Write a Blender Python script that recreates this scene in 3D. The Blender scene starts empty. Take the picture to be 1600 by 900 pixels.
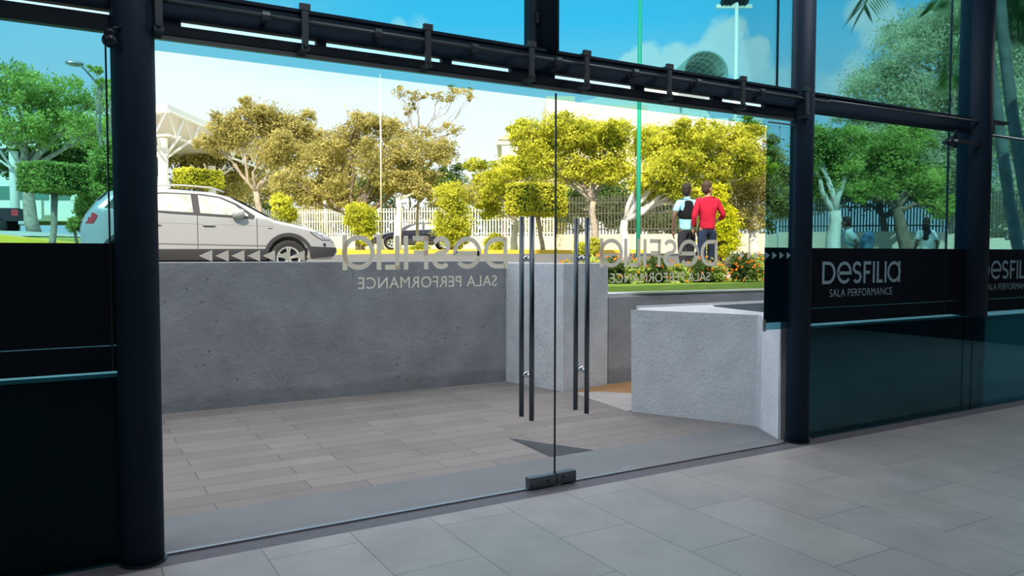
import bpy, bmesh, math, random
import numpy as np
from mathutils import Vector, Matrix
random.seed(7); RNG = np.random.default_rng(7)
SC = bpy.context.scene
COL = SC.collection
PI = math.pi

# ------------------------------------------------------------------ camera
YAW, PITCH, ROLL, FPX, DCAM, HCAM = 0.5300753, 0.0447972, 0.0008636, 1200.0, 4.2424, 1.55
_F = Vector((math.sin(YAW)*math.cos(PITCH), math.cos(YAW)*math.cos(PITCH), -math.sin(PITCH)))
_R0 = Vector((math.cos(YAW), -math.sin(YAW), 0)); _U0 = _R0.cross(_F)
_R = _R0*math.cos(ROLL)+_U0*math.sin(ROLL); _U = _U0*math.cos(ROLL)-_R0*math.sin(ROLL)
CAM = Vector((0, -DCAM, HCAM))
cd = bpy.data.cameras.new('camera'); cam = bpy.data.objects.new('camera', cd); COL.objects.link(cam)
cd.sensor_width = 36; cd.lens = 36*FPX/1600; cd.clip_end = 1500; cd.clip_start = .05
M3 = Matrix((_R, _U, -_F)).transposed()
cam.matrix_world = Matrix.Translation(CAM) @ M3.to_4x4()
SC.camera = cam

def ray(px, py): return _F + _R*((px-800)/FPX) - _U*((py-450)/FPX)
def at(px, py, Y=None, z=None, d=None):
    r = ray(px, py)
    if Y is not None: t = (Y+DCAM)/r.y
    elif z is not None: t = (z-HCAM)/r.z
    else: t = d
    return CAM + r*t

SC.view_settings.view_transform = 'Standard'; SC.view_settings.look = 'None'
SC.view_settings.gamma = 1; SC.view_settings.use_curve_mapping = False
SC.view_settings.exposure = 0.0

# ------------------------------------------------------------------ sky
W = bpy.data.worlds.new('world'); SC.world = W; W.use_nodes = True
nt = W.node_tree; nt.nodes.clear()
def N(t, tree=None, **k):
    n = (tree or nt).nodes.new(t)
    for a, b in k.items(): setattr(n, a, b)
    return n
def Lk(a, b, tree=None): (tree or nt).links.new(a, b)
tc = N('ShaderNodeTexCoord'); sep = N('ShaderNodeSeparateXYZ'); Lk(tc.outputs['Generated'], sep.inputs[0])
ramp = N('ShaderNodeValToRGB'); Lk(sep.outputs[2], ramp.inputs[0])
el = ramp.color_ramp.elements
el[0].position = 0.0; el[0].color = (1.0, 1.06, 1.10, 1)
el[1].position = 1.0; el[1].color = (2.0, 1.9, 1.92, 1)
for p, c in ((.10, (1.02, 1.14, 1.22, 1)), (.20, (.88, 1.12, 1.30, 1)), (.245, (.50, 1.10, 1.45, 1)), (.285, (.20, 1.04, 1.50, 1)), (.38, (.20, .95, 1.4, 1)), (.6, (1.6, 1.56, 1.62, 1))):
    e = el.new(p); e.color = c
noi = N('ShaderNodeTexNoise'); noi.inputs['Scale'].default_value = 22; noi.inputs['Detail'].default_value = 6; noi.inputs['Roughness'].default_value = .62
Lk(tc.outputs['Generated'], noi.inputs['Vector'])
cur = ramp.outputs[0]
def cloud(px, py, rpx, soft, col, op, namt=.9):
    global cur
    c = ray(px, py).normalized()
    v = N('ShaderNodeVectorMath', operation='DISTANCE'); Lk(tc.outputs['Generated'], v.inputs[0]); v.inputs[1].default_value = c
    m = N('ShaderNodeMath', operation='DIVIDE'); Lk(v.outputs['Value'], m.inputs[0]); m.inputs[1].default_value = rpx/FPX
    a = N('ShaderNodeMath', operation='MULTIPLY_ADD'); Lk(noi.outputs['Fac'], a.inputs[0]); a.inputs[1].default_value = -namt*2; a.inputs[2].default_value = namt
    s = N('ShaderNodeMath', operation='ADD'); Lk(m.outputs[0], s.inputs[0]); Lk(a.outputs[0], s.inputs[1])
    mr = N('ShaderNodeMapRange', interpolation_type='SMOOTHSTEP'); Lk(s.outputs[0], mr.inputs['Value'])
    mr.inputs['From Min'].default_value = 1.0; mr.inputs['From Max'].default_value = 1.0-soft; mr.inputs['To Max'].default_value = op
    mx = N('ShaderNodeMix', data_type='RGBA'); Lk(mr.outputs[0], mx.inputs['Factor']); Lk(cur, mx.inputs[6]); mx.inputs[7].default_value = (*col, 1)
    cur = mx.outputs[2]
cloud(1420, 170, 420, .9, (.6, 1.15, 1.4), .55, .1)
WH = (1.5, 1.45, 1.4)
cloud(200, 130, 420, .9, (.95, 1.15, 1.3), .7, .1)
for q in ((1130, 72, 44), (1095, 95, 36), (1170, 92, 38), (1150, 45, 22), (1185, 75, 20), (1010, 96, 30), (985, 100, 20), (1060, 100, 36)):
    cloud(q[0], q[1], q[2]*.98, .40, WH, .92, .75)
for q in ((1345, 20, 26), (1370, 30, 38), (1388, 26, 26), (1360, 5, 24)): cloud(q[0], q[1], q[2], .5, WH, .8, .7)
for q in ((1335, 100, 20), (1325, 125, 28), (1300, 150, 40), (660, 46, 24), (625, 42, 14), (450, 18, 10), (1240, 130, 40), (1200, 122, 28)): cloud(q[0], q[1], q[2], .7, WH, .6, .8)
bg = N('ShaderNodeBackground'); Lk(cur, bg.inputs[0]); bg.inputs[1].default_value = 1.0
ow = N('ShaderNodeOutputWorld'); Lk(bg.outputs[0], ow.inputs[0])

# sun: high, from behind the building and from the left
sl = bpy.data.lights.new('sun', 'SUN'); sl.energy = 7.0; sl.angle = math.radians(.6); sl.color = (1.0, .88, .66)
so = bpy.data.objects.new('sun', sl); COL.objects.link(so)
_sd = Vector((.62, .80, -.98)).normalized(); so.rotation_euler = _sd.to_track_quat('-Z', 'Y').to_euler()
# added fill lights brightening the hall (light only; their housings are built below)
for (x, y, e) in ((1.2, -1.9, 40), (5.4, -1.3, 54), (-3.4, -3.6, 54), (12.6, -.95, 90)):
    al = bpy.data.lights.new('hall_fill_light', 'AREA'); al.shape = 'RECTANGLE'; al.size = 1.2; al.size_y = 1.2; al.energy = e; al.color = (.95, .97, 1)
    ao = bpy.data.objects.new('hall_fill_light', al); COL.objects.link(ao); ao.location = (x, y, 4.9)

# ------------------------------------------------------------------ helpers
def tag(o, label=None, cat=None, group=None, kind=None):
    if label: o['label'] = label
    if cat: o['category'] = cat
    if group: o['group'] = group
    if kind: o['kind'] = kind
    return o
def empty(name, loc, label, cat, group=None, rz=0):
    o = bpy.data.objects.new(name, None); COL.objects.link(o); o.location = loc; o.rotation_euler.z = rz
    o.empty_display_size = .2
    return tag(o, label, cat, group)
def link(name, me, m, parent=None, world=True):
    """world=True: mesh coordinates are world coordinates (kept under an unrotated parent)"""
    o = bpy.data.objects.new(name, me); COL.objects.link(o)
    if m: me.materials.append(m)
    if parent:
        o.parent = parent
        if world: o.matrix_parent_inverse = Matrix.Translation(parent.location).inverted()
    return o
def smooth(me, on=True):
    me.polygons.foreach_set('use_smooth', [on]*len(me.polygons)); me.update()
class MB:
    def __init__(s): s.v = []; s.f = []
    def add(s, v, f):
        b = len(s.v); s.v += [tuple(p) for p in v]; s.f += [tuple(b+i for i in q) for q in f]; return s
    def box(s, a, b):
        x0, y0, z0 = (min(a[i], b[i]) for i in range(3)); x1, y1, z1 = (max(a[i], b[i]) for i in range(3))
        return s.add([(x0,y0,z0),(x1,y0,z0),(x1,y1,z0),(x0,y1,z0),(x0,y0,z1),(x1,y0,z1),(x1,y1,z1),(x0,y1,z1)],
                     [(0,3,2,1),(4,5,6,7),(0,1,5,4),(1,2,6,5),(2,3,7,6),(3,0,4,7)])
    def bar(s, p, q, w, h):
        p = Vector(p); q = Vector(q); d = (q-p).normalized(); up = Vector((0,0,1)) if abs(d.z) < .95 else Vector((0,1,0))
        a = d.cross(up).normalized()*w/2; b = a.cross(d).normalized()*h/2
        v = [p-a-b, p+a-b, p+a+b, p-a+b, q-a-b, q+a-b, q+a+b, q-a+b]
        return s.add(v, [(0,3,2,1),(4,5,6,7),(0,1,5,4),(1,2,6,5),(2,3,7,6),(3,0,4,7)])
    def tube(s, pts, rad, n=8, cap=True):
        pts = [Vector(p) for p in pts]; R = rad if isinstance(rad, (list, tuple)) else [rad]*len(pts)
        b0 = len(s.v); up = Vector((0.13, .21, 1)).normalized()
        for i, p in enumerate(pts):
            d = (pts[min(i+1, len(pts)-1)]-pts[max(i-1, 0)]).normalized()
            u = up if abs(d.dot(up)) < .9 else Vector((1, .1, 0))
            a = d.cross(u).normalized(); b = d.cross(a)
            for k in range(n):
                t = 2*PI*k/n; s.v.append(tuple(p+(a*math.cos(t)+b*math.sin(t))*R[i]))
        for i in range(len(pts)-1):
            for k in range(n):
                s.f.append((b0+i*n+k, b0+i*n+(k+1) % n, b0+(i+1)*n+(k+1) % n, b0+(i+1)*n+k))
        if cap:
            s.f.append(tuple(b0+k for k in range(n))[::-1]); e = b0+(len(pts)-1)*n; s.f.append(tuple(e+k for k in range(n)))
        return s
    def prism(s, poly, z0, z1):
        n = len(poly); b = len(s.v)
        s.v += [(p[0], p[1], z0) for p in poly]+[(p[0], p[1], z1) for p in poly]
        s.f.append(tuple(b+i for i in range(n))[::-1]); s.f.append(tuple(b+n+i for i in range(n)))
        for i in range(n): j = (i+1) % n; s.f.append((b+i, b+j, b+n+j, b+n+i))
        return s
    def lathe(s, prof, c=(0,0,0), n=24, axis='z'):
        b = len(s.v); m = len(prof)
        for k in range(n):
            t = 2*PI*k/n
            for r, h in prof:
                if axis == 'z': p = (r*math.cos(t), r*math.sin(t), h)
                elif axis == 'y': p = (r*math.cos(t), h, r*math.sin(t))
                else: p = (h, r*math.cos(t), r*math.sin(t))
                s.v.append((p[0]+c[0], p[1]+c[1], p[2]+c[2]))
        for k in range(n):
            for i in range(m-1):
                k2 = (k+1) % n; s.f.append((b+k*m+i, b+k2*m+i, b+k2*m+i+1, b+k*m+i+1))
        return s
    def mesh(s, name, sm=False, bevel=0):
        me = bpy.data.meshes.new(name); me.from_pydata(s.v, [], s.f)
        bm = bmesh.new(); bm.from_mesh(me); bmesh.ops.recalc_face_normals(bm, faces=bm.faces)
        if bevel: bmesh.ops.bevel(bm, geom=list(bm.edges), offset=bevel, segments=2, affect='EDGES', profile=.7)
        bm.to_mesh(me); bm.free()
        if sm: smooth(me)
        return me
    def build(s, name, m, parent=None, sm=False, bevel=0, world=True):
        return link(name, s.mesh(name, sm, bevel), m, parent, world)
def struct(o): o['kind'] = 'structure'; return o

# ------------------------------------------------------------------ materials
def pbr(name, col, rough=.6, metal=0, spec=.5, vary=0, vscale=8, bump=0, bscale=40, detail=5, coat=0):
    m = bpy.data.materials.new(name); m.use_nodes = True; t = m.node_tree
    b = t.nodes['Principled BSDF']; b.inputs['Base Color'].default_value = (*col, 1)
    b.inputs['Roughness'].default_value = rough; b.inputs['Metallic'].default_value = metal
    b.inputs['Specular IOR Level'].default_value = spec; b.inputs['Coat Weight'].default_value = coat
    g = N('ShaderNodeNewGeometry', t)
    if vary:
        n = N('ShaderNodeTexNoise', t); n.inputs['Scale'].default_value = vscale; n.inputs['Detail'].default_value = detail
        Lk(g.outputs['Position'], n.inputs['Vector'], t)
        mr = N('ShaderNodeMapRange', t); Lk(n.outputs['Fac'], mr.inputs[0], t)
        mr.inputs[1].default_value = .3; mr.inputs[2].default_value = .7; mr.inputs[3].default_value = 1-vary; mr.inputs[4].default_value = 1+vary
        x = N('ShaderNodeVectorMath', t, operation='SCALE'); x.inputs[0].default_value = col; Lk(mr.outputs[0], x.inputs['Scale'], t)
        Lk(x.outputs[0], b.inputs['Base Color'], t)
    if bump:
        n2 = N('ShaderNodeTexNoise', t); n2.inputs['Scale'].default_value = bscale; n2.inputs['Detail'].default_value = 6
        Lk(g.outputs['Position'], n2.inputs['Vector'], t)
        bp = N('ShaderNodeBump', t); bp.inputs['Strength'].default_value = bump; bp.inputs['Distance'].default_value = .015; n2.inputs['Roughness'].default_value = .62
        Lk(n2.outputs['Fac'], bp.inputs['Height'], t); Lk(bp.outputs[0], b.inputs['Normal'], t)
    return m
def glass(name, tint, refl=1.0):
    m = bpy.data.materials.new(name); m.use_nodes = True; t = m.node_tree; t.nodes.clear()
    s = tuple(c**.5 for c in tint)
    tr = N('ShaderNodeBsdfTransparent', t); tr.inputs[0].default_value = (*s, 1)
    gl = N('ShaderNodeBsdfGlossy', t); gl.inputs['Roughness'].default_value = 0.0; gl.inputs[0].default_value = (.9, .95, 1, 1)
    fr = N('ShaderNodeFresnel', t); fr.inputs[0].default_value = 1.33
    mu = N('ShaderNodeMath', t, operation='MULTIPLY'); mu.inputs[1].default_value = refl; Lk(fr.outputs[0], mu.inputs[0], t)
    mx = N('ShaderNodeMixShader', t); Lk(mu.outputs[0], mx.inputs[0], t); Lk(tr.outputs[0], mx.inputs[1], t); Lk(gl.outputs[0], mx.inputs[2], t)
    o = N('ShaderNodeOutputMaterial', t); Lk(mx.outputs[0], o.inputs[0], t)
    return m
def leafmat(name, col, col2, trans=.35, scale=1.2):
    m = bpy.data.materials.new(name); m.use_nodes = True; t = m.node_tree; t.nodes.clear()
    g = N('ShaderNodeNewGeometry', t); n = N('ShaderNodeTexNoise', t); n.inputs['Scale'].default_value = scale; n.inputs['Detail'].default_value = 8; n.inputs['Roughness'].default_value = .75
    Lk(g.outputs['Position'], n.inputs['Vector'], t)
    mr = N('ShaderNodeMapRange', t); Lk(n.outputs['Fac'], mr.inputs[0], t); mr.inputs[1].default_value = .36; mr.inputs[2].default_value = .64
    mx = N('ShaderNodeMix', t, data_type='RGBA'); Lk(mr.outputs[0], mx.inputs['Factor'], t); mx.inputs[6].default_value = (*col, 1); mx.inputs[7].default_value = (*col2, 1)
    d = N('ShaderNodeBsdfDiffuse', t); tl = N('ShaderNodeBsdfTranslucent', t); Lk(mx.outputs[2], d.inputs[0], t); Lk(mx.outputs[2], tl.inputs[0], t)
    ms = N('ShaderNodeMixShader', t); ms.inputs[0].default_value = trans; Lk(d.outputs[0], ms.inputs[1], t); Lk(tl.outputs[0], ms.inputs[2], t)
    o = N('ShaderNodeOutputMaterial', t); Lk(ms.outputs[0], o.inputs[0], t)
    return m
def tiles(name, c1, c2, mortar, bw, rh, msize, rot=0, off=(0, 0), rough=.5, freq=2, offset=.5, vary=.12, spec=.4, bias=0.0):
    m = bpy.data.materials.new(name); m.use_nodes = True; t = m.node_tree; b = t.nodes['Principled BSDF']
    g = N('ShaderNodeNewGeometry', t); mp = N('ShaderNodeMapping', t); Lk(g.outputs['Position'], mp.inputs[0], t)
    mp.inputs['Rotation'].default_value[2] = rot; mp.inputs['Location'].default_value = (off[0], off[1], 0)
    br = N('ShaderNodeTexBrick', t); Lk(mp.outputs[0], br.inputs[0], t)
    br.offset = offset; br.offset_frequency = freq
    br.inputs['Color1'].default_value = (*c1, 1); br.inputs['Color2'].default_value = (*c2, 1); br.inputs['Mortar'].default_value = (*mortar, 1)
    br.inputs['Scale'].default_value = 1; br.inputs['Mortar Size'].default_value = msize; br.inputs['Mortar Smooth'].default_value = .3; br.inputs['Bias'].default_value = bias
    br.inputs['Brick Width'].default_value = bw; br.inputs['Row Height'].default_value = rh
    n = N('ShaderNodeTexNoise', t); n.inputs['Scale'].default_value = 2.3; n.inputs['Detail'].default_value = 8; n.inputs['Roughness'].default_value = .65; Lk(g.outputs['Position'], n.inputs['Vector'], t)
    mr = N('ShaderNodeMapRange', t); Lk(n.outputs['Fac'], mr.inputs[0], t); mr.inputs[1].default_value = .3; mr.inputs[2].default_value = .7; mr.inputs[3].default_value = 1-vary; mr.inputs[4].default_value = 1+vary
    x = N('ShaderNodeVectorMath', t, operation='SCALE'); Lk(br.outputs[0], x.inputs[0], t); Lk(mr.outputs[0], x.inputs['Scale'], t)
    Lk(x.outputs[0], b.inputs['Base Color'], t); b.inputs['Roughness'].default_value = rough; b.inputs['Specular IOR Level'].default_value = spec
    return m

m_navy = pbr('navy painted steel', (.010, .026, .05), .62, 0, .25)
m_frame = pbr('dark steel', (.02, .03, .042), .35, .3)
m_rail = pbr('rail steel', (.09, .11, .125), .45, .4)
m_alu = pbr('brushed aluminium', (.42, .42, .44), .3, .9)
m_gun = pbr('dark brushed steel handle', (.12, .14, .16), .3, .85)
m_chrome = pbr('chrome', (.8, .8, .82), .12, 1)
m_clear = glass('clear glass', (.985, .99, .985), .35)
m_tint = glass('blue tinted glass', (.20, .52, .59), .4)
m_vinyl = pbr('black vinyl film', (.003, .007, .012), .6, 0, .12)
m_letin = pbr('grey blue lettering', (.27, .44, .52), .7)
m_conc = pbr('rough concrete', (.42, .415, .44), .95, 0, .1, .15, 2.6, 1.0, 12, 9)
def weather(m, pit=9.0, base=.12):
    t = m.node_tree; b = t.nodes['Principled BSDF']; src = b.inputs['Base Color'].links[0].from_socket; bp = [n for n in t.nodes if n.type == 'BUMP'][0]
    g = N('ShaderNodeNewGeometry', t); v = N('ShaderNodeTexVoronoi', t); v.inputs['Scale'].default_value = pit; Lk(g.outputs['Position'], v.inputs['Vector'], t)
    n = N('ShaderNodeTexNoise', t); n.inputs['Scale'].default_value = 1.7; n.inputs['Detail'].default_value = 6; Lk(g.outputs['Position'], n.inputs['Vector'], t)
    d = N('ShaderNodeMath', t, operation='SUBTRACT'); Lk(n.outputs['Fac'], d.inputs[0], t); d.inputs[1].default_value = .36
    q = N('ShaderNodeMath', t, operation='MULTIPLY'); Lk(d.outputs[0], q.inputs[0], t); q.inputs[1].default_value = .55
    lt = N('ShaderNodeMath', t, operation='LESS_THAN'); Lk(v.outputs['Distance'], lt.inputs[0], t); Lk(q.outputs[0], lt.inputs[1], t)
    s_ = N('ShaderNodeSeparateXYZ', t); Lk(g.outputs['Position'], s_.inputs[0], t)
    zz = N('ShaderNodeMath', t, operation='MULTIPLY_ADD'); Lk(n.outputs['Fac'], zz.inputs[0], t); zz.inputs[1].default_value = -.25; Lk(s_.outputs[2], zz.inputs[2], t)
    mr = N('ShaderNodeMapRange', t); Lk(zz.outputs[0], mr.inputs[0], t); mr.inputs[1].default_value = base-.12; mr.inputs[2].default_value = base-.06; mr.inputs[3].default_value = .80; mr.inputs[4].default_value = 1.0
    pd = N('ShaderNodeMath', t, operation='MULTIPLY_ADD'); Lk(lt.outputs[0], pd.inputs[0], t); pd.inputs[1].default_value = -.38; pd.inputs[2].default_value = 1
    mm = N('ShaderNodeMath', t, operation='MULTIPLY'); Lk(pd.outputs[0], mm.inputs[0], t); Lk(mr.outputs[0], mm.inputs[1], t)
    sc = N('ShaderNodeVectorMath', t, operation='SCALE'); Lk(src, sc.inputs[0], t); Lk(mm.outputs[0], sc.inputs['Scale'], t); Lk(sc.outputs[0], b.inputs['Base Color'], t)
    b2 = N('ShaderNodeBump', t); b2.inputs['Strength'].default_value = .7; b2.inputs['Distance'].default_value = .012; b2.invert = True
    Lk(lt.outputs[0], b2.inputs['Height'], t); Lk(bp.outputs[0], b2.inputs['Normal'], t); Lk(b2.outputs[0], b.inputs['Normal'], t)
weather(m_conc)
m_stucco = pbr('stucco concrete', (.76, .75, .78), .95, 0, .1, .08, 5, 1.0, 24, 9)
m_pale = pbr('pale concrete', (.74, .71, .72), .9, 0, .1, .06, 3, .3, 40)
m_dwall = pbr('dark painted parapet', (.016, .030, .036), .85, 0, .15, .12, 3, .5, 30)
m_wwall = pbr('white painted parapet', (.85, .87, .88), .9, 0, .1, .05, 3, .4, 30)
m_ledge = pbr('ledge mortar', (.62, .62, .62), .9, 0, .1, .1, 6)
m_slab = pbr('smooth slab', (.21, .222, .24), .7, 0, .25, .07, 2.5)
m_strip = pbr('dark granite strip', (.14, .14, .165), .55, 0, .4, .1, 20)
m_int = pbr('dark interior wall paint', (.035, .04, .05), .9)
m_ceil = pbr('ceiling plaster', (.22, .22, .23), .9)
m_tile = tiles('hall floor tiles', (.375, .365, .37), (.43, .415, .41), (.19, .185, .19), 1.0, .48, .0035, PI/2, (.18, .09), .42, vary=.13)
m_plank = tiles('terrace plank tiles', (.225, .207, .202), (.295, .272, .262), (.12, .11, .105), .98, .195, .0042, 0, (.2, .03), .7, 2, .37, .1)
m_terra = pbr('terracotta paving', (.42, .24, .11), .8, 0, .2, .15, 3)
m_asph = pbr('asphalt', (.13, .13, .135), .9, 0, .2, .1, 6)
m_walk = pbr('pale pavement', (.55, .52, .48), .9, 0, .1, .08, 2)
m_yel = pbr('yellow curb paint', (.85, .55, .06), .8)
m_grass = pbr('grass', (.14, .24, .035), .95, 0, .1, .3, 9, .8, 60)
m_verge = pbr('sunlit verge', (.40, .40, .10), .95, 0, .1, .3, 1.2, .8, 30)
m_soil = pbr('dark soil', (.03, .028, .03), .95)
m_cream = pbr('cream render', (.72, .62, .50), .9, 0, .1, .05, .5)
m_white = pbr('white paint', (.78, .78, .76), .7)
m_tpink = pbr('pink grey render', (.60, .45, .42), .9)
m_roofg = pbr('grey roofing', (.42, .43, .45), .7)
m_wing = pbr('window glazing', (.10, .22, .18), .1, 0, .6)
m_green = pbr('green pole paint', (.02, .42, .25), .45)
m_bark = pbr('grey bark', (.40, .34, .28), .95, 0, .1, .25, 8, .8, 30)
m_barkd = pbr('brown bark', (.22, .17, .13), .95, 0, .1, .25, 8, .8, 30)
m_barkw = pbr('whitewashed bark', (.72, .68, .62), .95, 0, .1, .15, 4, .6, 30)
m_palmt = pbr('palm trunk', (.13, .17, .17), .9, 0, .1, .25, 6)
m_steelw = pbr('white steel', (.80, .78, .74), .5)
m_vault = pbr('vault cladding', (.22, .32, .31), .55, 0, .3, .06, .4)
m_letter = leafmat('beige vinyl lettering', (.92, .80, .64), (.95, .83, .67), .55)
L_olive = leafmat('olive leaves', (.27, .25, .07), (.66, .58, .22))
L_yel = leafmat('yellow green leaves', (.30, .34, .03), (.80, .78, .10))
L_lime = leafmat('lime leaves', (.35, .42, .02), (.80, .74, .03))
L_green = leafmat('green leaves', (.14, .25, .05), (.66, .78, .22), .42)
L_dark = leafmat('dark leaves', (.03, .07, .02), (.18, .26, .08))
L_pale = leafmat('silvery leaves', (.40, .48, .30), (.92, .94, .70), .5)
L_flow = leafmat('orange flowers', (.75, .18, .02), (.9, .42, .04))
L_palm = leafmat('palm leaflets', (.03, .09, .02), (.10, .22, .04), .3, 3)

# ------------------------------------------------------------------ building shell
struct(MB().box((-5, -9, -.12), (14, -.15, 0)).build('floor', m_tile))
struct(MB().box((-5, -9.2, 5.0), (14, .12, 5.2)).build('ceiling', m_ceil))
struct(MB().box((-5, -9.3, -.12), (14, -9, 6.5)).build('wall_back', m_int))
struct(MB().box((-5.3, -9.3, -.12), (-5, .12, 6.5)).build('wall_left', m_int))
struct(MB().box((14, -9.3, -.12), (14.3, .12, 6.5)).build('wall_right', m_int))
struct(MB().box((-5, -.1, 5.2), (14, .12, 6.5)).build('wall_front', m_int))
struct(MB().box((-5.3, -9.3, 5.9), (14, .12, 6.5)).build('trim_1', m_int))
struct(MB().box((-5, -.15, -.12), (14, 0.0, 0.0)).build('trim_2', m_strip))
for i, (x, y) in enumerate(((1.2, -1.9), (5.4, -1.3), (-3.4, -3.6), (12.6, -.95))):  # made-up housings for the added fill lights, out of view
    f = MB().box((x-.62, y-.62, 4.94), (x+.62, y+.62, 5.0)).box((x-.64, y-.64, 4.92), (x-.60, y+.64, 5.0)).box((x+.60, y-.64, 4.92), (x+.64, y+.64, 5.0)).box((x-.64, y-.64, 4.92), (x+.64, y-.60, 5.0)).box((x-.64, y+.60, 4.92), (x+.64, y+.64, 5.0)).build('fill_light_housing', m_white)
    tag(f, 'square white housing of an added fill light '+('above the left door leaf', 'above the right column', 'at the left end of the hall', 'at the right end of the hall')[i], 'light', 'added fill lights of the hall')

# terrace floor with the triangular pocket, smooth slab, strips
A_, B_, C_ = (3.21, 1.30), (3.60, .60), (3.18, .60)
tb = MB()
def flat(poly, z=0.0): tb.add([(x, y, z) for x, y in poly], [tuple(range(len(poly)))])
flat([(-8, .6), (3.18, .6), (3.21, 1.30), (3.21, 4.2), (-8, 4.2)])
flat([(3.21, 1.30), (3.60, .6), (9.5, .6), (9.5, 4.2), (3.21, 4.2)])
struct(tb.build('terrace_floor', m_plank))
pk = MB(); dz = -.13
for (a, b) in ((A_, B_), (C_, A_), (B_, C_)): pk.add([(a[0], a[1], 0), (b[0], b[1], 0), (b[0], b[1], dz), (a[0], a[1], dz)], [(0, 1, 2, 3)])
pk.add([(A_[0], A_[1], dz), (B_[0], B_[1], dz), (C_[0], C_[1], dz)], [(0, 1, 2)])
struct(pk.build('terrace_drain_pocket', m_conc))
struct(MB().box((-8, 0, -.14), (9.5, .6, .001)).build('threshold_slab', m_slab))
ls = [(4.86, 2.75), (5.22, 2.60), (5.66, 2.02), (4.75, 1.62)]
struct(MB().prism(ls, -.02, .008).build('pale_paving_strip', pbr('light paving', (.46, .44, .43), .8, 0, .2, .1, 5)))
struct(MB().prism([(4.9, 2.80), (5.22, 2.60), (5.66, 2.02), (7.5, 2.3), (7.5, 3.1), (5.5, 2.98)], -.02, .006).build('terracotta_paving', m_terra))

# retaining walls of the terrace
def wallpath(name, pts, th, z0, z1, m, cap=None):
    """pts: front face line; wall thickness goes to +Y"""
    mb = MB()
    poly = list(pts)+[(p[0], p[1]+th) for p in reversed(pts)]
    mb.prism(poly, z0, z1)
    o = struct(mb.build(name, m, bevel=.012)); return o
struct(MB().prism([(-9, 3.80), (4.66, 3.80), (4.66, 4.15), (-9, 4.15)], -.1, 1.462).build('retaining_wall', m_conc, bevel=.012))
struct(MB().prism([(4.63, 3.80), (4.83, 2.86), (5.56, 3.00), (5.56, 3.25), (5.05, 3.18), (4.95, 4.15), (4.66, 4.15)], -.1, 1.44).build('retaining_wall', m_stucco, bevel=.015))
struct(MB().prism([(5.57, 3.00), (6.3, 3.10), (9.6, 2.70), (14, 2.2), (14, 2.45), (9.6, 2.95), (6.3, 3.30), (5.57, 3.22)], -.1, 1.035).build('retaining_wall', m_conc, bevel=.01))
struct(MB().prism([(5.57, 3.06), (6.3, 3.14), (9.6, 2.74), (14, 2.24), (14, 2.42), (9.6, 2.92), (6.3, 3.28), (5.57, 3.21)], 1.02, 1.07).build('curb_strip', m_pale))
# planter in front of the right column: rim and dark pit
pout = [(4.80, 1.62), (5.36, .56), (5.13, .105), (5.30, .105), (5.31, .38), (8.1, .38), (14.0, .52), (14.0, 2.05), (5.2, 2.02)]
pin = [(6.02, 1.74), (5.86, .92), (8.0, .75), (13.7, .75), (13.7, 1.74)]
pl = MB(); 
def ring(mb, outer, inner, z0, z1, zi):
    bm = bmesh.new()
    vo = [bm.verts.new((x, y, z1)) for x, y in outer]; vi = [bm.verts.new((x, y, z1)) for x, y in inner]
    eo = [bm.edges.new((vo[i], vo[(i+1) % len(vo)])) for i in range(len(vo))]; ei = [bm.edges.new((vi[i], vi[(i+1) % len(vi)])) for i in range(len(vi))]
    bmesh.ops.triangle_fill(bm, edges=eo+ei, use_beauty=True)
    bm.verts.index_update()
    mb.add([v.co[:] for v in bm.verts], [[v.index for v in f.verts] for f in bm.faces]); bm.free()
    for P_, za in ((outer, z0), (inner, zi)):
        for i in range(len(P_)):
            a = P_[i]; b = P_[(i+1) % len(P_)]
            mb.add([(a[0], a[1], za), (b[0], b[1], za), (b[0], b[1], z1), (a[0], a[1], z1)], [(0, 1, 2, 3)])
ring(pl, pout, pin, -.05, .985, .7)
pw = empty('concrete_planter', (5.4, 1.2, 0), 'rough pale concrete planter with a slanted front beside the right glass door', 'planter')
po = pl.build('planter_wall', m_stucco, pw)
bmod = bmesh.new(); bmod.from_mesh(po.data); bmesh.ops.remove_doubles(bmod, verts=bmod.verts, dist=.0005)
bmesh.ops.bevel(bmod, geom=[e for e in bmod.edges if e.is_manifold and e.calc_face_angle(0) > .6], offset=.018, segments=3, affect='EDGES'); bmod.to_mesh(po.data); bmod.free()
MB().prism(pin, .70, .86).build('soil', m_soil, pw)

# parapets outside the glass
struct(MB().box((-5, .03, -.1), (.34, .36, .935)).build('parapet_left', m_dwall, bevel=.01))
struct(MB().box((-5, .028, .935), (.36, .37, .955)).build('parapet_ledge_left', m_ledge))
struct(MB().prism([(5.31, .03), (8.07, .03), (8.07, .34), (5.31, .34)], -.1, .925).build('parapet_right', m_dwall, bevel=.008))
struct(MB().box((5.31, .028, .925), (8.08, .345, .945)).build('parapet_ledge_right', m_ledge))
struct(MB().box((8.09, .05, -.1), (14, .34, .87)).build('parapet_far_right', m_wwall, bevel=.008))
struct(MB().box((8.09, .045, .87), (14, .50, .92)).build('parapet_ledge_far_right', m_ledge))

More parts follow.
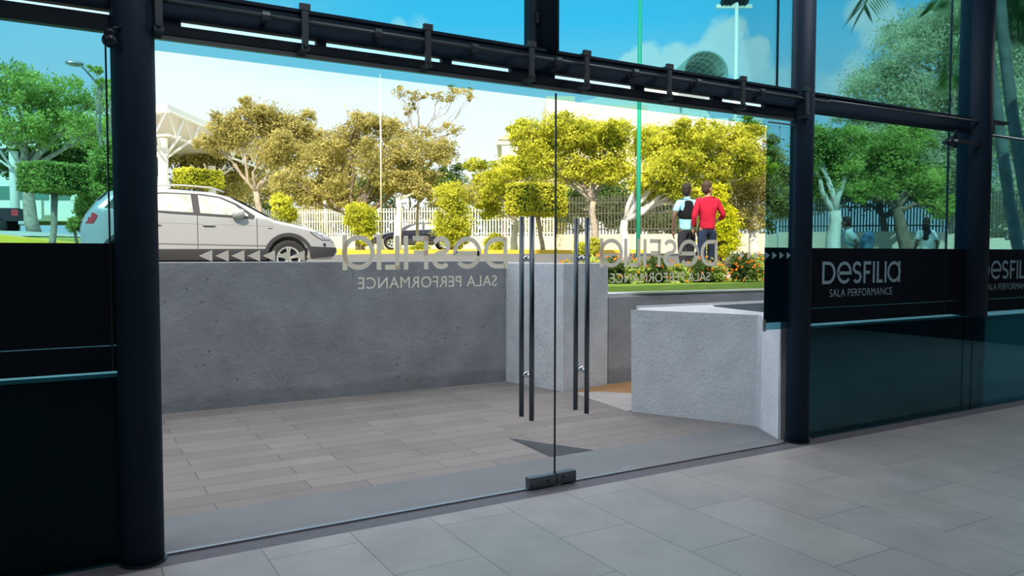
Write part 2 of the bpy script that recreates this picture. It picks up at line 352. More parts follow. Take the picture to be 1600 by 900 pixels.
# ------------------------------------------------------------------ columns
def column(x, r, z0, z1, label, y=.0):
    c = empty('steel_column', (x, y, z0), label, 'column')
    MB().lathe([(0, z0), (r, z0), (r, z1), (0, z1)], (x, y, 0), 32).build('shaft', m_navy, c, sm=False)
    s = c.children[0].data; s.polygons.foreach_set('use_smooth', [abs(p.normal.z) < .5 for p in s.polygons])
    if z0 < .1: MB().lathe([(0, 0), (r+.012, 0), (r+.012, .012), (0, .012)], (x, y, 0), 32).build('base_collar', m_frame, c)
    return c
column(.322, .099, 0, 5.0, 'dark navy round steel column at the left side of the glass doors', -.02)
column(5.21, .092, 0, 5.0, 'dark navy round steel column at the right side of the glass doors', -.01)
column(7.765, .15, .94, 5.0, 'dark navy round steel column standing on the parapet right of the first logo window', 0.02)
column(2.765, .092, 2.86, 5.0, 'short dark steel column rising from the beam above the door centre', .05)

# beam over the doors
bx = MB().box((-5, -.02, 2.722), (8.04, .03, 2.86)).box((-5, -.03, 2.85), (8.04, .05, 2.868)).box((-5, .0, 2.80), (8.04, .10, 2.86))
bm_ = empty('header_beam', (.3, 0, 2.73), 'long dark navy beam running above the glass doors', 'beam')
bx.build('beam_body', m_navy, bm_)
# spacer blocks leaving slots under the beam
sb = MB(); edges = [at(p, 70, Y=0).x for p in (258, 283, 494, 509, 690, 705, 800-2, 807, 822, 866, 990, 1006, 1114, 1128, 1195, 1206)]
solid = [(-5, -2.0), (-1.0, -.9), (.25, edges[1]), (edges[2], edges[3]), (edges[4], edges[5]), (edges[6], edges[9]), (edges[10], edges[11]), (edges[12], edges[13]), (edges[14], 5.35)]
for a, b in solid: sb.box((a, -.01, 2.69), (b, .03, 2.74))
sb.build('spacer_blocks', m_navy, bm_)
MB().box((-5, -.02, 2.665), (.255, .02, 2.698)).box((.40, -.02, 2.632), (5.11, .035, 2.69)).build('lower_rail', m_frame, bm_)
MB().box((.40, -.03, 2.612), (5.09, .0, 2.632)).build('guide_strip', m_alu, bm_)
MB().tube([(5.3, -.02, 2.70), (7.68, -.02, 2.72)], .011, 8).build('hanging_rod', m_frame, bm_)
MB().tube([(7.92, -.02, 2.725), (12, -.02, 2.73)], .013, 8).build('hanging_rod', m_frame, bm_)
MB().box((7.7, -.09, 2.835), (8.18, -.06, 2.86)).build('end_arm', m_frame, bm_)
# tube with clips and hanger brackets in front of the beam
tr = empty('door_track_tube', (2.7, -.06, 2.8), 'thin grey steel tube with hanger brackets along the front of the beam', 'rail')
MB().tube([(-.5, -.075, 2.79), (5.45, -.075, 2.79)], .013, 10).build('tube', m_rail, tr, sm=True)
MB().tube([(5.45, -.075, 2.80), (8.1, -.075, 2.83)], .012, 10).build('tube', m_rail, tr, sm=True)
for px, py in ((216, 8), (415, 36), (590, 61), (741, 85), (872, 104), (992, 122), (1090, 137), (1190, 150)):
    x = at(px, py, Y=-.08).x; MB().lathe([(0, -.02), (.026, -.02), (.026, .02), (0, .02)], (x, -.08, 2.787), 12, 'x').box((x-.012, -.07, 2.76), (x+.012, -.02, 2.80)).build('clip', m_rail, tr)
for px, py in ((248, 30), (476, 50), (668, 80), (830, 105), (916, 115), (1045, 130), (1160, 150), (1260, 165)):
    x = at(px, py, Y=-.1).x
    MB().box((x-.017, -.115, 2.635), (x+.017, -.098, 2.865)).box((x-.028, -.118, 2.84), (x+.028, -.095, 2.875)).box((x-.022, -.118, 2.63), (x+.022, -.03, 2.65)).lathe([(0, -.13), (.012, -.13), (.012, -.1), (0, -.1)], (x, 0, 2.66), 10, 'y').box((x-.012, -.1, 2.85), (x+.012, -.02, 2.865)).build('hanger_bracket', m_rail, tr)
# ------------------------------------------------------------------ lettering
def thick(mb, pts, w, closed=False):
    mb.k = getattr(mb, 'k', -1)+1
    pts = [Vector(p) for p in pts]; pts = [p for i, p in enumerate(pts) if i == 0 or (p-pts[i-1]).length > 1e-4]; n = len(pts); L = []; R = []
    for i in range(n):
        a = pts[(i-1) % n] if (closed or i) else None; b = pts[(i+1) % n] if (closed or i < n-1) else None
        d1 = (pts[i]-a).normalized() if a is not None else None; d2 = (b-pts[i]).normalized() if b is not None else None
        if d1 is None: d1 = d2
        if d2 is None: d2 = d1
        t = (d1+d2).normalized(); nn = Vector((-t.y, t.x)); k = 1/max(.4, nn.dot(Vector((-d1.y, d1.x))))
        L.append(pts[i]+nn*w/2*k); R.append(pts[i]-nn*w/2*k)
    for i in range(n if closed else n-1):
        j = (i+1) % n; mb.append(([L[i], L[j], R[j], R[i]], mb.k))
def arc(cx, cy, rx, ry, a0, a1, n=20): return [(cx+rx*math.cos(math.radians(a0+(a1-a0)*i/n)), cy+ry*math.sin(math.radians(a0+(a1-a0)*i/n))) for i in range(n+1)]
class Strokes(list):
    pass
def logo_quads():
    q = Strokes(); w = .145; h = w/2
    thick(q, [(h, 0), (h, 1)], w)
    thick(q, [(h, h), (.38, h)]+arc(.38, .5, .42, .5-h, -90, 90, 18)+[(h, 1-h)], w)                       # D
    cx = 1.46; r = .5-h
    thick(q, [(cx-r, .48), (cx+r, .48)]+arc(cx, .5, r, r, 0, 318, 34), w)                                   # e
    sx = 2.36; sr = .24; sy = (1-w)/4
    thick(q, [(sx+sr*.98, 1-h-sy*.55)]+arc(sx, 1-h-sy, sr, sy, 35, 270, 18)[:]+arc(sx, h+sy, sr, sy, 90, -145, 18)[1:], w)  # S
    thick(q, [(2.80+h, 0), (2.80+h, 1)], w); thick(q, [(2.80, 1-h), (3.32, 1-h)], w); thick(q, [(2.80, .5), (3.27, .5)], w)   # F
    thick(q, [(3.46+h, 0), (3.46+h, 1)], w)
    thick(q, [(3.74+h, 0), (3.74+h, 1)], w); thick(q, [(3.74, h), (4.2, h)], w)
    thick(q, [(4.32+h, 0), (4.32+h, 1)], w)
    thick(q, arc(5.02, .5, r, r, 0, 360, 36)[:-1], w, True); thick(q, [(5.5-h, 0), (5.5-h, 1)], w)
    return q
def logo(name, x0, x1, z0, z1, y, m, parent, mirror=False):
    mb = MB(); sx = (x1-x0)/5.5; sz = z1-z0
    for quad, k in logo_quads():
        yo = y-.0012*(k % 3)
        P_ = [((x1-p.x*sx) if mirror else (x0+p.x*sx), z0+p.y*sz) for p in quad]
        mb.add([(a, yo, b) for a, b in P_], [(0, 1, 2, 3)])
    return mb.build(name, m, parent)
def text(name, s, x0, x1, z0, h, y, m, parent, mirror=False):
    cu = bpy.data.curves.new('t', 'FONT'); cu.body = s; cu.size = 1; cu.resolution_u = 3; cu.extrude = 0; cu.space_character = 1.05
    to = bpy.data.objects.new('t', cu); COL.objects.link(to); dg = bpy.context.evaluated_depsgraph_get(); dg.update()
    me = bpy.data.meshes.new_from_object(to.evaluated_get(dg)); bpy.data.objects.remove(to)
    n = len(me.vertices); co = np.zeros(n*3); me.vertices.foreach_get('co', co); co = co.reshape(-1, 3)
    a, b = co[:, 0].min(), co[:, 0].max(); c, d = co[:, 1].min(), co[:, 1].max(); o = np.zeros_like(co)
    u = (co[:, 0]-a)/(b-a); o[:, 0] = x1-u*(x1-x0) if mirror else x0+u*(x1-x0)
    o[:, 2] = z0+(co[:, 1]-c)/(d-c)*h; o[:, 1] = y+co[:, 2]*.12
    me.vertices.foreach_set('co', o.ravel()); me.update(); me.materials.clear()
    return link(name, me, m, parent)
def triangles(name, xs, zc, h, wd, y, m, parent, direction):
    for x in xs:
        P_ = [(x, zc), (x+direction*-1*wd, zc+h/2), (x+direction*-1*wd, zc-h/2)]
        MB().add([(a, y, b) for a, b in P_], [(0, 1, 2)]).build(name, m, parent)

# ------------------------------------------------------------------ glass doors
def pane(mb, x0, x1, z0, z1, y=0.0, t=.010): return mb.box((x0, y-t/2, z0), (x1, y+t/2, z1))
XM = 2.818
def door(name, x0, x1, label, hx, lx):
    d = empty(name, ((x0+x1)/2, 0, 0), label, 'door'); d['kind'] = 'structure'
    pane(MB(), x0, x1, .035, 2.60).build('glass_leaf', m_clear, d)
    for (a, yb) in ((hx[0], .07), (hx[1], -.07)):
        h = MB().tube([(a, yb, .475), (a, yb, 1.79)], .0165, 16).build('pull_handle', m_gun, d, sm=True)
    xa = (hx[0]+hx[1])/2
    for z in (.765, 1.52):
        MB().tube([(hx[0], .07, z), (xa, 0, z), (hx[1], -.07, z)], .0095, 10).lathe([(0, -.017), (.021, -.017), (.021, .017), (0, .017)], (xa, 0, z), 16, 'y').build('handle_standoff', m_chrome, d, sm=True)
    logo('logo_lettering', lx[0], lx[1], 1.455, 1.655, .007, m_letter, d, True)
    text('small_lettering', 'SALA PERFORMANCE', lx[0]+.09, lx[1]-.075, 1.345, .068, .007, m_letter, d, True)
    return d
d1 = door('door_1', .395, XM-.003, 'clear sliding glass door leaf left of the centre joint with mirrored lettering', (at(815, 450, Y=.07).x, at(831, 450, Y=-.07).x), (1.375, 2.455))
d2 = door('door_2', XM+.003, 4.79, 'clear sliding glass door leaf right of the centre joint with mirrored lettering', (at(900, 450, Y=.07).x, at(917.5, 450, Y=-.07).x), (3.19, 4.30))
triangles('arrow_mark', [at(p, 400, Y=0).x for p in (311, 337, 362, 387, 411, 435, 458)], 1.537, .062, .066, .007, m_letter, d1, -1)
triangles('arrow_mark', [at(p, 400, Y=0).x for p in (1164, 1176, 1187)], 1.537, .062, .05, .007, m_letter, d2, 1)
# edge seals
for d_, a in ((d1, XM-.004), (d2, XM+.001)): MB().box((a, -.006, .04), (a+.003, .006, 2.6)).build('edge_seal', m_frame, d_)
# patch fittings at the foot of the joint
pf = MB().box((at(826, 757, Y=-.02).x, -.03, .008), (XM-.002, .02, .082)).build('bottom_patch', m_gun, d1, bevel=.003)
MB().box((XM+.002, -.03, .012), (at(899, 745, Y=-.02).x, .02, .086)).build('bottom_patch', m_gun, d2, bevel=.003)
MB().lathe([(0, -.034), (.012, -.034), (.012, -.028), (0, -.028)], (XM-.07, 0, .045), 14, 'y').build('lock_cylinder', m_frame, d1)
MB().lathe([(0, -.034), (.010, -.034), (.010, -.028), (0, -.028)], (XM+.05, 0, .055), 14, 'y').build('lock_cylinder', m_frame, d2)
MB().box((XM-.02, -.02, .0), (XM+.04, .0, .012)).build('strike_plate', m_chrome, d1)
struct(MB().box((.42, -.010, 0), (5.09, .012, .011)).build('trim_3', m_alu))
# tinted glazing
wt = empty('window_1', (2.8, 0, 2.55), 'narrow blue tinted transom strip above the clear doors', 'window'); wt['kind'] = 'structure'
pane(MB(), .385, 5.11, 2.555, 2.64, -.02).build('tinted_pane', m_tint, wt)
wsd = empty('window_2', (4.95, 0, .94), 'narrow blue tinted side panel between the right door leaf and the column', 'window'); wsd['kind'] = 'structure'
pane(MB(), 4.79, 5.10, .945, 2.555, -.02).build('tinted_pane', m_tint, wsd)
MB().box((4.785, -.028, .935), (4.80, -.008, 1.03)).build('patch_clip', m_alu, wsd)
MB().box((4.80, -.010, 1.0), (5.09, -.002, 1.60)).build('dark_film', pbr('translucent dark film', (.02, .05, .07), .4), wsd)
triangles('arrow_mark', [at(p, 400, Y=0).x for p in (1198, 1209, 1220, 1231)], 1.537, .058, .05, -.030, m_letin, wsd, 1)
MB().tube([(4.79, -.03, 2.58), (5.09, -.03, 2.58)], .006, 6).tube([(4.92, -.03, 2.56), (4.92, -.03, 2.47), (4.86, -.03, 2.47)], .004, 6).build('top_clip', m_alu, wsd)
def fixed(name, x0, x1, label, z0=0.0, z1=2.69, film=True, joints=(), lg=None):
    w = empty(name, ((x0+x1)/2, 0, z0), label, 'window'); w['kind'] = 'structure'
    pane(MB(), x0, x1, z0, z1).build('tinted_pane', m_tint, w)
    if film:
        MB().box((x0, -.0095, 1.10), (x1, -.0065, 1.598)).build('black_film', m_vinyl, w)
        MB().box((x0, -.0095, .97), (x1, -.0065, 1.094)).build('black_film', m_vinyl, w)
    for j in joints: MB().box((j-.004, -.012, z0 if z0 > 0 else .97), (j+.004, .006, z1)).build('glass_joint', m_frame, w)
    if lg:
        logo('logo_lettering', lg[0], lg[1], 1.295, 1.485, -.012, m_letin, w)
        text('small_lettering', 'SALA PERFORMANCE', lg[0]+.10, lg[1]-.11, 1.185, .066, -.012, m_letin, w)
    return w
fixed('window_3', -5, .255, 'large blue tinted window with black lower band left of the left column', joints=(.205, -2.2), z1=2.64)
w4 = fixed('window_4', 5.31, 7.625, 'blue tinted window with the logo on its black band, right of the right column', joints=(7.285,), lg=(5.487, 6.56), z1=2.735)
pane(MB(), 7.626, 7.785, 0, .935).build('lower_pane', m_tint, w4)
fixed('window_5', 7.79, 14, 'blue tinted window with the logo at the right edge of the view', lg=(7.868, 8.95), z1=5.0, joints=(10.4,))
fixed('window_6', -5, 2.655, 'blue tinted upper window left of the short centre column', z0=2.868, z1=5.0, film=False)
fixed('window_7', 2.835, 5.09, 'blue tinted upper window between the centre and right columns', z0=2.868, z1=5.0, film=False, joints=(4.912,))
fixed('window_8', 5.31, 7.625, 'blue tinted upper window above the logo window right of the right column', z0=2.868, z1=5.0, film=False, joints=(7.285,))
ml = empty('window_mullion', (2.62, 0, 2.86), 'thin dark mullion with a small box just left of the short centre column', 'mullion')
MB().box((2.592, -.03, 2.86), (2.638, .03, 5)).build('bar', m_navy, ml); MB().box((2.632, -.03, 3.02), (2.668, .03, 3.09)).build('latch_box', m_frame, ml)
# left frame strip under the slot
struct(MB().box((-5, -.03, 2.615), (.255, .02, 2.665)).build('trim_4', m_frame))
# ball camera beside the left column; bracket lamp by the third column
bc = empty('ball_camera', at(171, 62, Y=-.12), 'small dark ball camera on a short arm at the left column', 'camera')
c = at(171, 63, Y=-.12)
bs = MB().lathe([(.0001, .034)]+[(.034*math.sin(a), .034*math.cos(a)) for a in (.3, .6, .9, 1.2, 1.57, 1.9, 2.2, 2.5, 2.8)]+[(.0001, -.034)], c, 20).build('ball_housing', m_frame, bc, sm=True)
MB().lathe([(0, -.01), (.024, -.01), (.026, .008), (.018, .022), (0, .022)], (c.x, c.y, c.z+.034), 18).build('mount_cup', m_frame, bc, sm=True)
MB().tube([c+Vector((.006, 0, .045)), c+Vector((.022, 0, .062)), (c.x+.05, -.10, c.z+.075)], .008, 8).build('arm', m_frame, bc, sm=True)
c = at(1484, 222, Y=-.12)
bl = empty('bracket_spotlight', c, 'small dark spotlight on a forked bracket left of the column on the parapet', 'light')
MB().lathe([(0, -.05), (.03, -.05), (.042, .05), (0, .05)], (c.x+.02, c.y, c.z), 16, 'x').build('lamp_head', m_frame, bl, sm=True)
MB().bar((c.x-.1, c.y, c.z-.01), (c.x+.02, c.y, c.z-.02), .03, .02).bar((c.x+.02, c.y, c.z), (c.x+.10, c.y, c.z+.10), .02, .02).bar((c.x+.1, c.y, c.z+.12), (c.x+.1, c.y, c.z-.05), .025, .03).build('fork_bracket', m_frame, bl)
MB().bar((c.x+.1, c.y, c.z+.02), (7.72, -.08, c.z+.02), .03, .04).build('wall_arm', m_frame, bl)
# floor bolts
for x, lb in ((at(198, 880, z=0), 'small pale floor bolt at the foot of the left column'), (at(1264, 687, z=0), 'small pale floor bolt at the foot of the right column')):
    tag(MB().box((x.x-.022, x.y-.012, 0), (x.x+.022, x.y+.012, .014)).lathe([(0, .014), (.009, .014), (.008, .022), (0, .022)], (x.x, x.y, 0), 8).build('floor_bolt', m_alu), lb, 'bolt')

# ------------------------------------------------------------------ terrain
def sst(t): t = min(1, max(0, t)); return t*t*(3-2*t)
def g(x, y):
    v = Vector((x, y, 0))-CAM; d = v.x*math.sin(YAW)+v.y*math.cos(YAW)
    z = 1.06+.46*sst((d-14.8)/6.5)+.014*max(0, d-24)
    z -= .38*sst((x-11)/3)*sst((9.5-y)/3)
    z += .75*sst((7-x)/9)*sst((d-19)/8)
    return z
def patch(name, P, m, dz=0, nx=40, ny=30, kind='structure'):
    mb = MB(); a, b, c, d = [Vector(p) for p in P]
    for j in range(ny+1):
        for i in range(nx+1):
            u = i/nx; v = j/ny; p = (a*(1-u)+b*u)*(1-v)+(d*(1-u)+c*u)*v
            mb.v.append((p.x, p.y, g(p.x, p.y)+dz))
    for j in range(ny):
        for i in range(nx): k = j*(nx+1)+i; mb.f.append((k, k+1, k+nx+2, k+nx+1))
    o = mb.build(name, m, sm=True); o['kind'] = kind; return o
patch('ground', [(-40, 4.4), (4.9, 4.4), (4.9, 3.98), (-40, 3.98)], m_walk, -.02, 60, 4)
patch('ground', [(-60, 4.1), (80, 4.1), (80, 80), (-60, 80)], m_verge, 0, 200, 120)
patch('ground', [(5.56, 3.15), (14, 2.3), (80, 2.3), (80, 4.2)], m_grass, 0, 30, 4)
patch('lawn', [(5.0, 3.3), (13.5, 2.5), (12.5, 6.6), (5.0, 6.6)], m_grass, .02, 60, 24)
patch('footpath', [(5.0, 6.6), (40, 5.6), (40, 8.2), (5, 8.3)], m_walk, .03, 60, 8)
patch('road', [(-50, 8.2), (30, 8.2), (30, 15.6), (-50, 15.6)], m_asph, .025, 120, 30)
def curb(pts, w, h, m, label, name='yellow_curb'):
    mb = MB(); n = 30
    for k in range(len(pts)-1):
        a = Vector(pts[k]); b = Vector(pts[k+1])
        for i in range(n):
            p = a.lerp(b, i/n); q = a.lerp(b, (i+1)/n)
            mb.bar((p.x, p.y, g(p.x, p.y)+h/2-.02), (q.x, q.y, g(q.x, q.y)+h/2-.02), w, h)
    o = mb.build(name, m); o['kind'] = 'structure'; return o
patch('road', [(-30, 16.3), (3, 16.3), (3, 21.3), (-30, 21.3)], m_asph, .03, 60, 20)
patch('driveway', [(-40, 24.5), (7, 24.5), (12, 44), (-40, 44)], m_walk, .03, 60, 20)
curb([(-50, 15.8), (30, 15.8)], .3, .16, m_yel, '')
curb([at(-60, 370, d=24)[:2], at(140, 372, d=21)[:2]], .4, .22, m_yel, '')

# ------------------------------------------------------------------ foliage
def leaves_mesh(name, centers, size, aspect=.55, upbias=.4):
    n = len(centers); nr = RNG.normal(size=(n, 3)); nr[:, 2] += upbias; nr /= np.linalg.norm(nr, axis=1)[:, None]
    t = np.cross(nr, RNG.normal(size=(n, 3))); t /= np.linalg.norm(t, axis=1)[:, None]; b = np.cross(nr, t)
    s = (size*RNG.uniform(.6, 1.3, n))[:, None]
    V = np.empty((n, 4, 3)); V[:, 0] = centers-t*s; V[:, 1] = centers-b*s*aspect; V[:, 2] = centers+t*s; V[:, 3] = centers+b*s*aspect
    me = bpy.data.meshes.new(name); me.vertices.add(n*4); me.vertices.foreach_set('co', V.ravel())
    me.loops.add(n*4); me.loops.foreach_set('vertex_index', np.arange(n*4, dtype=np.int32))
    me.polygons.add(n); me.polygons.foreach_set('loop_start', np.arange(0, n*4, 4, dtype=np.int32))
    try: me.polygons.foreach_set('loop_total', np.full(n, 4, dtype=np.int32))
    except Exception: pass
    me.update(calc_edges=True); me.validate(); return me
def blob_leaves(blobs, n, clump=.24, shell=.45):
    """blobs: (center, rx, ry, rz) in world; returns points and clump centres"""
    vol = np.array([b[1]*b[2]*b[3] for b in blobs])**.72; vol /= vol.sum(); P = []; CC = []
    for b, f in zip(blobs, vol):
        k = max(60, int(n*f)); nc = max(10, int(22+k/110)); u = RNG.normal(size=(nc, 3)); u /= np.linalg.norm(u, axis=1)[:, None]
        r = RNG.uniform(shell, 1, nc)[:, None]; R_ = np.array(b[1:4]); cc = np.array(b[0])+u*r*R_*.88; CC.append(cc)
        idx = RNG.integers(0, nc, k); rr = clump*np.mean(R_)*RNG.uniform(.4, 1.2, nc)
        P.append(cc[idx]+RNG.normal(size=(k, 3))*rr[idx][:, None]*np.array([1, 1, .62]))
    return np.vstack(P), np.vstack(CC)
_R0n = Vector(_R0)
def pxblobs(bl, d, depth=.8, grow=1.0):
    out = []
    for (x, y, rx, ry) in bl:
        s = d/FPX; dd = d+random.uniform(-.5, .5)*rx*s; c = at(x, y, d=dd); a = rx*s*grow; out.append(((c.x, c.y, c.z), a*.95, a*.95*depth/.8, ry*s*grow))
    return out
def wig(a, b, n=5, amp=.06):
    a = Vector(a); b = Vector(b); L = (b-a).length; pts = [a]
    for i in range(1, n): pts.append(a.lerp(b, i/n)+Vector((random.uniform(-1, 1), random.uniform(-1, 1), random.uniform(-.6, 1)))*L*amp)
    return pts+[b]
def tree(name, label, cat, base, fork, blobs, d, lm, bmat, n=9000, leaf=.085, tr=.12, group=None, clump=.24, shell=.4, limbs=True, sub=4, base_z=None):
    B = at(base[0], base[1], d=d); zb = g(B.x, B.y) if base_z is None else base_z; B.z = zb-.03
    Fk = at(fork[0], fork[1], d=d)
    if Fk.z < zb+.25: Fk.z = zb+.25
    o = empty(name, (B.x, B.y, zb), label, cat, group)
    bl = pxblobs(blobs, d, grow=1.04); sat = []
    for b in bl:
        for k in range(3):
            u = RNG.normal(size=3); u[2] = u[2]*.7+.1; u /= np.linalg.norm(u); f_ = RNG.uniform(.28, .45)
            sat.append((tuple(np.array(b[0])+u*np.array(b[1:4])*RNG.uniform(.95, 1.2)), b[1]*f_, b[2]*f_, b[3]*f_))
    P, CC = blob_leaves(bl+sat, int(n*2.4), clump, shell)
    P = P[P[:, 2] > zb+.03]
    link('foliage', leaves_mesh('foliage', P, leaf*.62), lm, o)
    mb = MB(); tp = wig(B, Fk, 5, .03); mb.tube(tp, [tr*(1.25-.45*i/5) for i in range(6)], 9)
    if limbs:
        k = 0
        for b in bl:
            c = Vector(b[0]); lp = wig(Fk, c, 5, .07); mb.tube(lp, [tr*.55*(1-.7*i/5) for i in range(6)], 7)
            cc = CC[k:k+max(8, 1)]
            near = sorted(range(len(CC)), key=lambda i: (Vector(CC[i])-c).length)[:sub*3]
            for i in near[::3]:
                st = lp[random.choice((2, 3, 4))]; e = Vector(CC[i]); mb.tube(wig(st, e, 4, .09), [tr*.24, tr*.18, tr*.13, tr*.08, tr*.04], 5)
    mb.build('trunk', bmat, o, sm=True)
    return o
def bush(name, label, cat, blobs, d, lm, n=2500, leaf=.06, group=None, box=None, ground=True):
    bl = pxblobs(blobs, d); P, CC = blob_leaves(bl, int(n*1.8), .2, .7)
    c = Vector(bl[0][0]); zb = g(c.x, c.y); P = P[P[:, 2] > zb+.01]
    o = empty(name, (c.x, c.y, zb), label, cat, group); link('foliage', leaves_mesh('foliage', P, leaf*.72), lm, o)
    mb = MB()
    for b in bl[:3]:
        for k in range(3): mb.tube(wig((b[0][0]+random.uniform(-.05, .05), b[0][1], zb-.02), Vector(b[0])+Vector((random.uniform(-.4, .4)*b[1], random.uniform(-.4, .4)*b[2], b[3]*.3)), 4, .05), [.03, .025, .02, .012, .006], 6)
    mb.build('stems', m_barkd, o, sm=True)
    return o
T = tree
BT = 'broadleaf_tree'
# left view
T(BT, 'spreading green tree at the far left, seen through the left tinted window', 'tree', (54, 357), (42, 262),
  [(-10, 150, 48, 40), (40, 138, 50, 34), (95, 150, 48, 34), (20, 195, 60, 36), (90, 200, 60, 36), (150, 155, 34, 28), (150, 205, 45, 34), (30, 120, 30, 22)], 27, L_green, m_bark, 7500, .10, .19, sub=6)
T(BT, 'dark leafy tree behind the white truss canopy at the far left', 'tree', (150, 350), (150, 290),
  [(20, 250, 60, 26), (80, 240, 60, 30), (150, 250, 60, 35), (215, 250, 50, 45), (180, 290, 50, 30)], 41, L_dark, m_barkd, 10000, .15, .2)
T(BT, 'thin sapling with twigs above the left parked car, beside the street lamp', 'tree', (150, 370), (165, 250), [(163, 130, 14, 10), (150, 108, 10, 8), (180, 145, 14, 16), (178, 250, 18, 50)], 24, L_green, m_bark, 1300, .08, .06)
# topiary tree: clipped block
def topiary(label, corners_px, ztop_px, zbot_px, d, lm, trunk, n, leaf, rz, wid, dep):
    c = at((corners_px[0]+corners_px[1])/2, (ztop_px+zbot_px)/2, d=d); hz = (zbot_px-ztop_px)/2*d/FPX; zb = g(c.x, c.y)
    o = empty('topiary_tree', (c.x, c.y, zb), label, 'tree')
    hx, hy = wid/2, dep/2; P = []
    fa = np.array([hy*hz, hy*hz, hx*hz, hx*hz, hx*hy, hx*hy]); fa /= fa.sum()
    for k, f in enumerate(fa):
        m = int(n*f); u = RNG.uniform(-1, 1, (m, 3)); ax = k//2; u[:, ax] = (1 if k % 2 else -1)*RNG.normal(.97, .05, m)
        P.append(u*np.array([hx, hy, hz]))
    P = np.vstack(P); cs, sn = math.cos(rz), math.sin(rz); Q = P.copy(); Q[:, 0] = P[:, 0]*cs-P[:, 1]*sn; Q[:, 1] = P[:, 0]*sn+P[:, 1]*cs
    Q += np.array(c)+RNG.normal(size=Q.shape)*.02
    link('clipped_foliage', leaves_mesh('f', Q, leaf), lm, o)
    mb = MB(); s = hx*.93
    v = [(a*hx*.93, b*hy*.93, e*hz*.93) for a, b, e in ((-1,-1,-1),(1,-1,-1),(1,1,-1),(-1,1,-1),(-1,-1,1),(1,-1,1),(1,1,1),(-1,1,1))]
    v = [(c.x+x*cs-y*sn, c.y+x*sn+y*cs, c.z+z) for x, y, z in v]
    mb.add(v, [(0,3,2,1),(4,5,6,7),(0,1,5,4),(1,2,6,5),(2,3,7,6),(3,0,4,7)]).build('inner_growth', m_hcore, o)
    tb = MB(); top = (c.x, c.y, c.z-hz+.05)
    tb.tube(wig((c.x+trunk, c.y, zb-.03), top, 4, .02), [.085, .075, .07, .07, .08], 9)
    for k in range(4): tb.tube([top, (c.x+random.uniform(-.4, .4)*wid, c.y+random.uniform(-.3, .3)*dep, c.z-hz*.2)], [.05, .03], 6)
    tb.build('trunk', m_bark, o, sm=True)
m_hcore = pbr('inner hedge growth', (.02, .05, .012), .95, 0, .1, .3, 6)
topiary('box-clipped topiary tree on one pale trunk, seen through the left tinted window', (33, 137), 258, 299, 18, L_green, -.12, 9000, .035, .62, 1.15, .95)
topiary('flat-topped clipped yellow-green topiary behind the roof of the silver car', (275, 346), 267, 291, 22, L_yel, .1, 6500, .04, .45, 1.12, .7)
bush('round_bush', 'small round clipped bush behind the tail of the silver car', 'bush', [(122, 351, 16, 14)], 20, L_green, 2500, .035)
bush('leafy_bush', 'loose green bush rising behind the rear of the silver car', 'bush', [(150, 305, 30, 36), (168, 262, 26, 40), (135, 322, 18, 26)], 19.5, L_green, 6000, .06)
# centre
T(BT, 'olive tree with pale bare limbs above the silver car, left of the clear doorway', 'tree', (415, 372), (400, 300),
  [(370, 205, 36, 34), (420, 195, 42, 34), (395, 175, 30, 16), (465, 205, 36, 32), (340, 225, 28, 22), (440, 240, 50, 28), (500, 232, 34, 30)], 30, L_olive, m_bark, 17000, .085, .13)
T(BT, 'wide olive tree with a leaning dark trunk behind the bonnet of the silver car', 'tree', (563, 392), (556, 345),
  [(505, 250, 44, 36), (545, 225, 40, 30), (560, 190, 34, 18), (590, 250, 45, 34), (640, 240, 44, 34), (610, 205, 36, 20), (690, 238, 34, 22), (520, 290, 45, 24), (655, 275, 40, 18), (450, 285, 36, 22), (480, 308, 30, 14), (535, 312, 34, 12), (600, 292, 34, 16)], 27, L_olive, m_barkd, 20000, .075, .14)
T(BT, 'slender nearly leafless tree reaching above the other trees left of the door centre', 'tree', (655, 392), (655, 235),
  [(625, 145, 14, 10), (650, 150, 16, 10), (718, 142, 22, 8), (690, 150, 22, 9), (638, 170, 12, 10), (735, 152, 8, 6), (660, 210, 26, 14), (705, 205, 20, 10)], 27.5, L_olive, m_bark, 1100, .07, .05, sub=5)
T(BT, 'white-trunked young tree between the dark car and the column-shaped bush', 'tree', (622, 389), (622, 310), [(640, 290, 26, 18), (612, 282, 22, 18), (660, 300, 20, 14)], 26, L_olive, m_barkw, 3500, .07, .12)
bush('column_bush', 'tall column-shaped yellow-green bush left of the door centre', 'bush', [(708, 345, 33, 38), (704, 308, 28, 26), (712, 372, 24, 20)], 24, L_yel, 9000, .05)
bush('leafy_bush', 'yellow-green shrub at the foot of the leaning dark trunk', 'bush', [(560, 340, 24, 30), (580, 345, 14, 24), (568, 372, 14, 14)], 24, L_yel, 4500, .055)
bush('leafy_bush', 'loose shrub in front of the white fence above the bonnet of the silver car', 'bush', [(440, 322, 20, 22), (452, 335, 14, 16)], 26, L_yel, 2600, .055)
bush('round_bush', 'small round bush on the verge right of the column-shaped bush', 'bush', [(773, 380, 18, 17)], 24, L_yel, 2600, .04)
bush('round_bush', 'low bush in front of the dark parked car', 'bush', [(655, 388, 18, 9)], 25, L_yel, 1500, .04)
T(BT, 'yellow-green tree left of the joint between the glass doors', 'tree', (802, 400), (805, 345),
  [(770, 290, 34, 30), (800, 262, 30, 20), (835, 255, 40, 28), (765, 325, 26, 20), (740, 258, 18, 14)], 25, L_yel, m_barkw, 9500, .07, .11)
topiary('clipped block-shaped topiary tree seen behind the door handles', (792, 885), 290, 335, 24, L_yel, .25, 8500, .05, .35, 1.85, 1.0)
